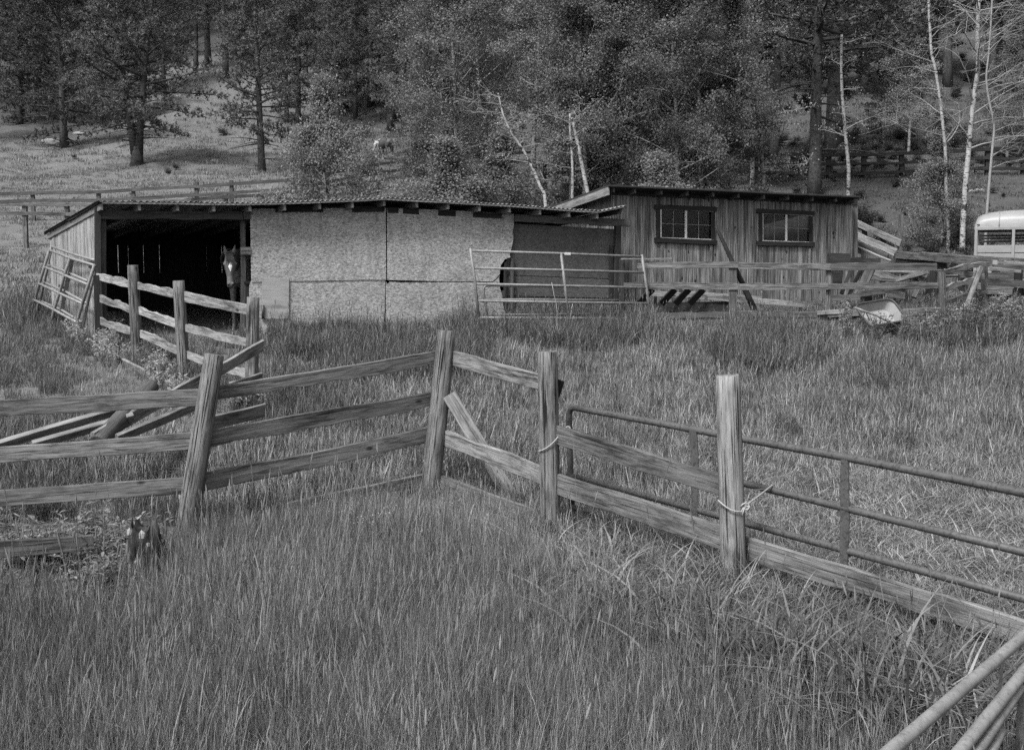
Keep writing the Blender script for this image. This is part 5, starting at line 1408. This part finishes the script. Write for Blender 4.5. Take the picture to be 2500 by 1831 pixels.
def seedstalk(V, Fc, R, base, h, bend_, head, hw, SV, SF_):
    az = R.uniform(0, 6.28); d = Vector((math.cos(az), math.sin(az), 0))
    P = [base + d * bend_ * f * f * h + Vector((0, 0, h * f)) for f in (0, .35, .7, 1)]
    tube_geo(P, [.0022, .0019, .0016, .0013], 3, False, V, Fc)
    dr = (P[-1] - P[-2]).normalized()
    tube_geo([P[-1] - dr * head * .1, P[-1] + dr * head * .2, P[-1] + dr * head * .6, P[-1] + dr * head], [hw * .5, hw, hw * .9, hw * .2], 5, True, SV, SF_)
PROTO = bpy.data.collections.new('scatter_sources')
def proto(name, V, Fc, mat, V2=None, F2=None, mat2=None):
    me = bpy.data.meshes.new(name)
    if V2:
        n = len(V); me.from_pydata(list(V) + list(V2), [], list(Fc) + [tuple(n + k for k in f) for f in F2])
        me.materials.append(mat); me.materials.append(mat2)
        for i, p in enumerate(me.polygons): p.material_index = 0 if i < len(Fc) else 1
    else:
        me.from_pydata(V, [], Fc); me.materials.append(mat)
    me.update(); o = bpy.data.objects.new(name, me); return o
def make_set(name, objs):
    c = bpy.data.collections.new(name)
    for o in objs: c.objects.link(o)
    return c
def scatter(name, pts, coll, label, cat):
    """pts: (location, z rotation, tilt, scale, index, tone)"""
    me = bpy.data.meshes.new(name); me.from_pydata([p[0] for p in pts], [], [])
    for an, ty, key, get in (('rot', 'FLOAT_VECTOR', 'vector', lambda p: (p[2] * math.cos(p[1] * 3), p[2] * math.sin(p[1] * 3), p[1])), ('scl', 'FLOAT_VECTOR', 'vector', lambda p: p[3]), ('idx', 'INT', 'value', lambda p: p[4]), ('tone', 'FLOAT', 'value', lambda p: p[5])):
        at_ = me.attributes.new(an, ty, 'POINT')
        flat_ = []
        for p in pts:
            v = get(p)
            if key == 'vector': flat_.extend(v)
            else: flat_.append(v)
        at_.data.foreach_set(key, flat_)
    o = bpy.data.objects.new(name, me); COL.objects.link(o)
    ng = bpy.data.node_groups.new(name + '_scatter', 'GeometryNodeTree')
    ng.interface.new_socket('Geometry', in_out='INPUT', socket_type='NodeSocketGeometry'); ng.interface.new_socket('Geometry', in_out='OUTPUT', socket_type='NodeSocketGeometry')
    N = ng.nodes.new; Lk = ng.links.new
    gi, go = N('NodeGroupInput'), N('NodeGroupOutput'); ip = N('GeometryNodeInstanceOnPoints'); ci = N('GeometryNodeCollectionInfo')
    ci.inputs['Collection'].default_value = coll; ci.inputs['Separate Children'].default_value = True; ci.inputs['Reset Children'].default_value = True
    ip.inputs['Pick Instance'].default_value = True
    def attr(n, t):
        a = N('GeometryNodeInputNamedAttribute'); a.data_type = t; a.inputs[0].default_value = n; return a.outputs[0]
    er = N('FunctionNodeEulerToRotation'); Lk(attr('rot', 'FLOAT_VECTOR'), er.inputs[0])
    Lk(gi.outputs[0], ip.inputs['Points']); Lk(ci.outputs[0], ip.inputs['Instance']); Lk(attr('idx', 'INT'), ip.inputs['Instance Index'])
    Lk(er.outputs[0], ip.inputs['Rotation']); Lk(attr('scl', 'FLOAT_VECTOR'), ip.inputs['Scale']); Lk(ip.outputs[0], go.inputs[0])
    md = o.modifiers.new('scatter', 'NODES'); md.node_group = ng
    tag(o, label, cat, None, 'stuff'); return o

R = random.Random(77)
def seeded_clump(name, seed, n, rad, h0, h1, w, curl, ns, head=.05, hw=.0045, sh=(.5, .8), lean=.25, seg=4, arch=False):
    V, Fc = clump(seed, n, rad, h0, h1, w, curl, seg, lean, arch); R_ = random.Random(seed + 500); SV, S_F = [], []
    for i in range(ns):
        a, q = R_.uniform(0, 6.28), rad * math.sqrt(R_.random())
        seedstalk(V, Fc, R_, Vector((math.cos(a) * q, math.sin(a) * q, 0)), R_.uniform(*sh), R_.uniform(0, .25), head * R_.uniform(.7, 1.4), hw, SV, S_F)
    return proto(name, V, Fc, GRASSM, SV, S_F, SEEDM) if ns else proto(name, V, Fc, GRASSM)
fine = [seeded_clump(f'fine_{i}', 100 + i, 84, .21, .20, .50, .0048, .26, (0, 1, 0, 2, 1, 0)[i], sh=(.45, .66)) for i in range(6)]
broad = [seeded_clump(f'broad_{i}', 120 + i, 30, .2, .30, .66, .019, .95, 0, lean=.3, seg=8, arch=True) for i in range(4)]
timothy = [seeded_clump(f'timothy_{i}', 140 + i, 26, .2, .2, .5, .005, .25, 4, .06, .0048, (.45, .68)) for i in range(2)]
straw = [seeded_clump(f'wisp_{i}', 150 + i, 4, .3, .4, .7, .0055, 1.1, 1, .09, .004, (.5, .8), lean=.7, seg=9) for i in range(3)]
near = make_set('near_grass_kinds', fine + broad + timothy + straw)         # objects sort by name: broad 0-3, fine 4-9, timothy 10-11
mid = make_set('mid_grass_kinds', [seeded_clump(f'mid_{i}', 160 + i, 40, .24, .12, .34, .011, .35, (0, 0, 2, 0)[i], .05, .006, (.3, .5), seg=3) for i in range(4)] + [seeded_clump(f'tuft_{i}', 170 + i, 46, .17, .25, .48, .013, .4, 1, .05, .006, (.4, .6), seg=3) for i in range(3)] + [seeded_clump(f'worn_{i}', 190 + i, 55, .26, .05, .17, .008, .9, 0, lean=1.6, seg=3, arch=True) for i in range(2)])
far = make_set('far_grass_kinds', [seeded_clump(f'far_{i}', 180 + i, 34, .45, .15, .42, .028, .3, 0, seg=2) for i in range(4)])
BLOCK = []                                                            # floor plans kept free of grass
def quad(a, b, t, d): BLOCK.append([Vector(q[:2]) for q in (a, b, b + t * d, a + t * d)])
quad(sf(236, 800, -.06), sf(1515, 800, -.06), sT, SD); quad(cf(1492, 800), cf(2094, 800), cT, CD)
def inside(x, y):
    for P in BLOCK:
        s = [(P[(i + 1) % 4] - P[i]).cross(Vector((x, y)) - P[i]) for i in range(4)]
        if all(v > 0 for v in s) or all(v < 0 for v in s): return True
    return False
def pix(p):
    d = Vector(p) - CAM; c = d.y * CP - d.z * SP
    return CX + F * d.x / c, CY - F * (d.z * CP + d.y * SP) / c
def patch(x, y, s, k=0.0): return noise.noise((x * s + k, y * s, k * 3.1))
# foreground: tall meadow grass up to the fence
pts = []
fence_y = lambda x: (Y1 + .1 if x < -2.5 else (lerp(9.7, 11.0, (x + 2.5) / 1.8) if x < -.7 else (lerp(11, 9.3, (x + .7) / 1.0) if x < .3 else (lerp(9.3, 7.6, (x - .3) / 1.13) if x < 1.43 else lerp(7.6, 6.1, (x - 1.43) / 1.3)))))
n = 0
while n < 5200:
    y = R.uniform(2.2, 12.5); x = R.uniform(-.56, .56) * (y + 1.2)
    px, py = pix((x, y, H(x, y)))
    fy = fence_y(x)
    if y > fy + .55: continue
    n += 1
    if ((px - 110) / 330) ** 2 + ((py - 1430) / 165) ** 2 < 1 and R.random() < .86: continue
    q = patch(x, y, .55, 1.3)
    near_f = abs(y - fy) < .9
    lush = sstep((x + .1) / .8) * sstep((3.4 - (fy - y)) / 1.6)
    r_ = R.random()
    if r_ < .78 * lush + (.1 if near_f and x > .2 else 0): i = R.randint(0, 3)
    elif r_ > (.925 if x < -.3 else .975): i = R.randint(10, 11)
    else: i = R.randint(4, 9)
    sc = R.uniform(.68, 1.15) * (1 + .35 * q) * lerp(1.0, .62 if i < 4 else .52, sstep((y - fy + 1.9) / 1.1))
    if y < 4.6:
        sc *= .8
        if i < 4: i = R.randint(4, 9)
    tone = (1 + .3 * patch(x, y, .8, 4.1) + .45 * patch(x, y, .3, 8.4) + .22 * R.uniform(-1, 1)) * (.8 if i < 4 else 1.06)
    pts.append((on_ground(x, y), R.uniform(0, 6.28), R.uniform(0, .22), (sc, sc, sc * R.uniform(.85, 1.15)), i, tone))
for k in range(60):
    y = R.uniform(4.8, 8.6); x = R.uniform(-.5, .5) * y
    if y > fence_y(x) - .3: continue
    s = R.uniform(.7, 1.15); pts.append((on_ground(x, y), R.uniform(0, 6.28), R.uniform(0, .4), (s, s, s), R.randint(12, 14), R.uniform(.5, 1.1)))
scatter('meadow_grass', pts, near, 'tall uncut meadow grass filling the foreground', 'grass')
# paddock between the fence and the shed, and the meadow on the left
pts = []; n = 0
while n < 9500:
    y = R.uniform(6.3, 24) ; x = R.uniform(-.58, .58) * (y + .5)
    if y < fence_y(x) + .25 or inside(x, y): continue
    n += 1
    px, py = pix((x, y, H(x, y)))
    q = patch(x, y, .33, 9.2); q2 = patch(x, y, 1.1, 2.2)
    tuftp = .06 + .45 * max(0, q) ** .8
    tall = False
    for cx_, cy_, rx, ry in ((1420, 815, 190, 50), (1870, 860, 150, 60), (1000, 905, 220, 40), (150, 790, 130, 60), (780, 850, 260, 34), (1150, 840, 60, 45), (2350, 820, 150, 45), (700, 1010, 130, 60)):
        if ((px - cx_) / rx) ** 2 + ((py - cy_) / ry) ** 2 < 1: tall = True
    if px < 180: tall = tall or R.random() < .5
    stall = px < 660 and py > 800 and y > 13.2
    i = R.randint(4, 6) if tall or R.random() < tuftp else R.randint(0, 3)
    worn = sstep((x - .5) / 2.0) * sstep((12.5 - y) / 2.5)             # grazed short beyond the gate
    sc = R.uniform(.7, 1.1) * (1 + .3 * q2) * (1 - .55 * worn) * (1.1 if tall else (.85 if x > 0 else 1.0)) * (.6 if stall else 1.0)
    if 2070 < px < 2220 and 795 < py < 850: sc *= .55
    tone = (1.12 + .3 * q2 + .2 * R.uniform(-1, 1)) * (.66 if i >= 4 else 1.1) * (1 + .35 * worn)
    pts.append((on_ground(x, y), R.uniform(0, 6.28), R.uniform(0, .3), (sc, sc, sc * R.uniform(.75, 1.15)), i, tone))
for k in range(2600):
    y = R.uniform(6.4, 16); x = R.uniform(-.35, .56) * y
    if y < fence_y(x) + .2: continue
    w_ = .25 + .75 * sstep((x - .3) / 1.8) * sstep((13.5 - y) / 3)
    if R.random() > w_: continue
    s = R.uniform(.7, 1.3); pts.append((on_ground(x, y, .02), R.uniform(0, 6.28), R.uniform(0, .2), (s, s, s * R.uniform(.6, 1.2)), R.randint(7, 8), R.uniform(1.0, 1.7)))
scatter('paddock_grass', pts, mid, 'shorter tufted grass of the paddock between fence and shed', 'grass')
pts = []; n = 0
while n < 15000:
    y = 22 + 100 * R.random() ** 1.7; x = R.uniform(-.6, .6) * y
    if inside(x, y): continue
    px, py = pix((x, y, H(x, y)))
    if px > 1200 and y > 85: continue
    n += 1
    q = patch(x, y, .12, 5.5); k = 1 if y < 45 else 1 + (y - 45) / 90
    sc = R.uniform(.6, 1.05) * k * (.85 + .3 * q); zs = .6 if y < 60 else .8
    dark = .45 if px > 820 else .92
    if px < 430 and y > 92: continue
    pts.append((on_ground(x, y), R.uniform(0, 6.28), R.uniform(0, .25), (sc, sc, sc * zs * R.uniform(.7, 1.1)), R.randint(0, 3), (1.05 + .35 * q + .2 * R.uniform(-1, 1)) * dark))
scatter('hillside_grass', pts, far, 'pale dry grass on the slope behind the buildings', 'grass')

# leafy weeds
def leafy(seed, h, nst, leaf_l, leaf_w, spread, pairs, mat, droop=.3, flower=False):
    R_ = random.Random(seed); V, Fc = [], []; FV, FF = [], []
    for s in range(nst):
        a = R_.uniform(0, 6.28); top = Vector((math.cos(a) * spread * R_.uniform(.2, 1), math.sin(a) * spread * R_.uniform(.2, 1), h * R_.uniform(.6, 1.1))); b = top * .12; b.z = -.02
        tube_geo([b, b.lerp(top, .5) + Vector((0, 0, .03)), top], [.004, .0035, .002], 4, False, V, Fc)
        for i in range(pairs):
            f = .25 + .75 * i / max(1, pairs - 1); p = b.lerp(top, f)
            for k in (0, 1):
                az = a + i * 1.57 + k * 3.14 + R_.uniform(-.4, .4); d = Vector((math.cos(az), math.sin(az), R_.uniform(.1, .6))).normalized(); L_ = leaf_l * R_.uniform(.6, 1.1) * (1.1 - .5 * f)
                sd2 = d.cross(Vector((0, 0, 1))).normalized() * leaf_w * L_ * .5; o = len(V)
                m1 = p + d * L_ * .4; m2 = p + d * L_ * .75 - Vector((0, 0, droop * L_ * .15)); e = p + d * L_ - Vector((0, 0, droop * L_ * .5)); lift = Vector((0, 0, .12 * L_))
                V.extend((p, m1 - sd2 + lift * .5, m1, m1 + sd2 + lift * .5, m2 - sd2 * .7, m2, m2 + sd2 * .7, e))
                Fc.extend(((o, o + 2, o + 1), (o, o + 3, o + 2), (o + 1, o + 2, o + 5, o + 4), (o + 2, o + 3, o + 6, o + 5), (o + 4, o + 5, o + 7), (o + 5, o + 6, o + 7)))
        if flower:
            for k in range(4):
                c = top + Vector((R_.gauss(0, .03), R_.gauss(0, .03), R_.uniform(0, .03))); o = len(FV); q = .006
                FV.extend((c + Vector((-q, -q, 0)), c + Vector((q, -q, .004)), c + Vector((q, q, 0)), c + Vector((-q, q, .004)))); FF.append((o, o + 1, o + 2, o + 3))
    return V, Fc, FV, FF
def leafy_proto(name, mat, *a, **k):
    V, Fc, FV, FF = leafy(*a, mat, **k)
    return proto(name, V, Fc, mat, FV, FF, FLOWER) if FV else proto(name, V, Fc, mat)
weeds = make_set('weed_kinds', [leafy_proto(f'weed_{i}', WEEDM, 300 + i, .42, 4, .17, .34, .20, 6) for i in range(3)])
pts = []
for k in range(120):
    if k < 70: px, Yw, s = R.uniform(-40, 400), R.uniform(8.1, 8.9), R.uniform(.5, .95)
    elif k < 105: px, Yw, s = R.uniform(-60, 330), R.uniform(6.7, 7.55), R.uniform(.35, .6)
    else: px, Yw, s = R.uniform(215, 330), R.uniform(7.2, 8.1), R.uniform(.6, .95)
    p = at(px, 1400, Yw)
    pts.append((on_ground(p.x, p.y), R.uniform(0, 6.28), R.uniform(0, .25), (s * .9, s * .9, s * 1.1), R.randint(0, 2), R.uniform(.6, 1.25)))
scatter('broadleaf_weeds', pts, weeds, 'broad-leaved weeds around the lowest plank and burnt stump', 'weeds')
def frond_proto(i, h, tone):
    R_ = random.Random(400 + i); V, Fc = [], []
    for s in range(16):
        a = R_.uniform(0, 6.28); top = Vector((math.cos(a) * .28 * R_.random(), math.sin(a) * .28 * R_.random(), h * R_.uniform(.5, 1.05)))
        tube_geo([Vector((0, 0, -.02)), top * .5 + Vector((0, 0, .05)), top], [.005, .004, .002], 3, False, V, Fc)
        for k in range(26):
            f = R_.uniform(.3, 1); p = top * f; d = Vector((R_.gauss(0, 1), R_.gauss(0, 1), R_.gauss(.5, .6))).normalized(); L_ = R_.uniform(.03, .075); w = d.orthogonal().normalized() * .009; o = len(V)
            V.extend((p - w, p + w, p + d * L_ + w * .6, p + d * L_ - w * .6)); Fc.append((o, o + 1, o + 2, o + 3))
    return proto(f'frond_{i}', V, Fc, WEEDM)
fr_ = make_set('mustard_kinds', [frond_proto(i, .62, 1) for i in range(3)])
pts = []
for k in range(34):
    px = R.uniform(170, 470); py = lerp(835, 955, (px - 170) / 300) + R.gauss(0, 22)
    p = G(px, py); s = R.uniform(.35, .7); pts.append((on_ground(p.x, p.y), R.uniform(0, 6.28), .1, (s, s, s), R.randint(0, 2), R.uniform(1.25, 1.9)))
for k in range(8):
    p = G(R.uniform(560, 660), R.uniform(985, 1020)); s = R.uniform(.4, .6); pts.append((on_ground(p.x, p.y), R.uniform(0, 6.28), .1, (s, s, s), R.randint(0, 2), R.uniform(1.2, 1.7)))
scatter('pale_weeds', pts, fr_, 'pale feathery weeds along the foot of the stall fence', 'weeds')
pts = []
for k in range(120):
    px, py = R.uniform(2060, 2520), R.uniform(775, 850)
    if 2075 < px < 2215 and py < 838: continue
    p = G(px, py); s = R.uniform(.35, .8) * (1.3 if 2330 < px < 2480 else 1.0); pts.append((on_ground(p.x, p.y), R.uniform(0, 6.28), .15, (s, s, s), R.randint(0, 2), R.uniform(.75, 1.25)))
for k in range(60):
    px, py = R.uniform(620, 1150), R.uniform(815, 850)
    p = G(px, py); s = R.uniform(.3, .55); pts.append((on_ground(p.x, p.y), R.uniform(0, 6.28), .15, (s, s, s), R.randint(0, 2), R.uniform(.45, .8)))
scatter('paddock_weeds', pts, fr_, 'bushy weeds at the foot of the corral and shed front', 'weeds')
brush = make_set('brush_kinds', [leafy_proto(f'brush_{i}', BRUSHM, 500 + i, .8, 12, .5, .13, .5, 9) for i in range(3)])
pts = []
for k in range(700):
    y = R.uniform(31, 62); u = R.uniform(.02, .5); x = u * y
    if inside(x, y): continue
    px, py = pix((x, y, H(x, y)))
    if px < 1900 and py > 380 and R.random() < .5: continue
    if 36 < y < 47 and px > 1850 and R.random() < .65: continue
    s = R.uniform(.35, 1.0) * (.5 if 40 < y < 50 else 1.0); pts.append((on_ground(x, y), R.uniform(0, 6.28), .15, (s, s, s * R.uniform(.6, 1)), R.randint(0, 2), R.uniform(.8, 1.6)))
for k in range(110):
    y = R.uniform(60, 108); x = R.uniform(-.4, .5) * y; s = R.uniform(.4, 1.0)
    px, py = pix((x, y, H(x, y)))
    if px < 700 and R.random() < .8: continue
    pts.append((on_ground(x, y), R.uniform(0, 6.28), .1, (s * 1.3, s * 1.3, s), R.randint(0, 2), R.uniform(.6, 1.1)))
scatter('underbrush', pts, brush, 'low leafy underbrush on the wooded slope behind the corral', 'underbrush')
flow = make_set('flower_kinds', [leafy_proto(f'yarrow_{i}', WEEDM, 600 + i, .48, 3, .10, .08, .3, 5, flower=True) for i in range(2)])
pts = []
for cx_, cy_, n_, sp in ((850, 1262, 10, 40), (900, 1300, 5, 50), (2110, 1050, 3, 60), (2250, 1060, 3, 80), (1900, 1030, 2, 60), (1180, 1300, 3, 40), (1480, 1390, 3, 40), (2330, 690, 4, 20)):
    for k in range(n_):
        p = G(cx_ + R.gauss(0, sp), cy_ + 80 + R.gauss(0, sp * .5)); s = R.uniform(.6, 1.0) if cy_ > 1100 else R.uniform(.8, 1.1)
        pts.append((on_ground(p.x, p.y), R.uniform(0, 6.28), .15, (s, s, s), R.randint(0, 1), 1.1))
scatter('white_flowers', pts, flow, 'small white flower heads dotted through the grass', 'flowers')
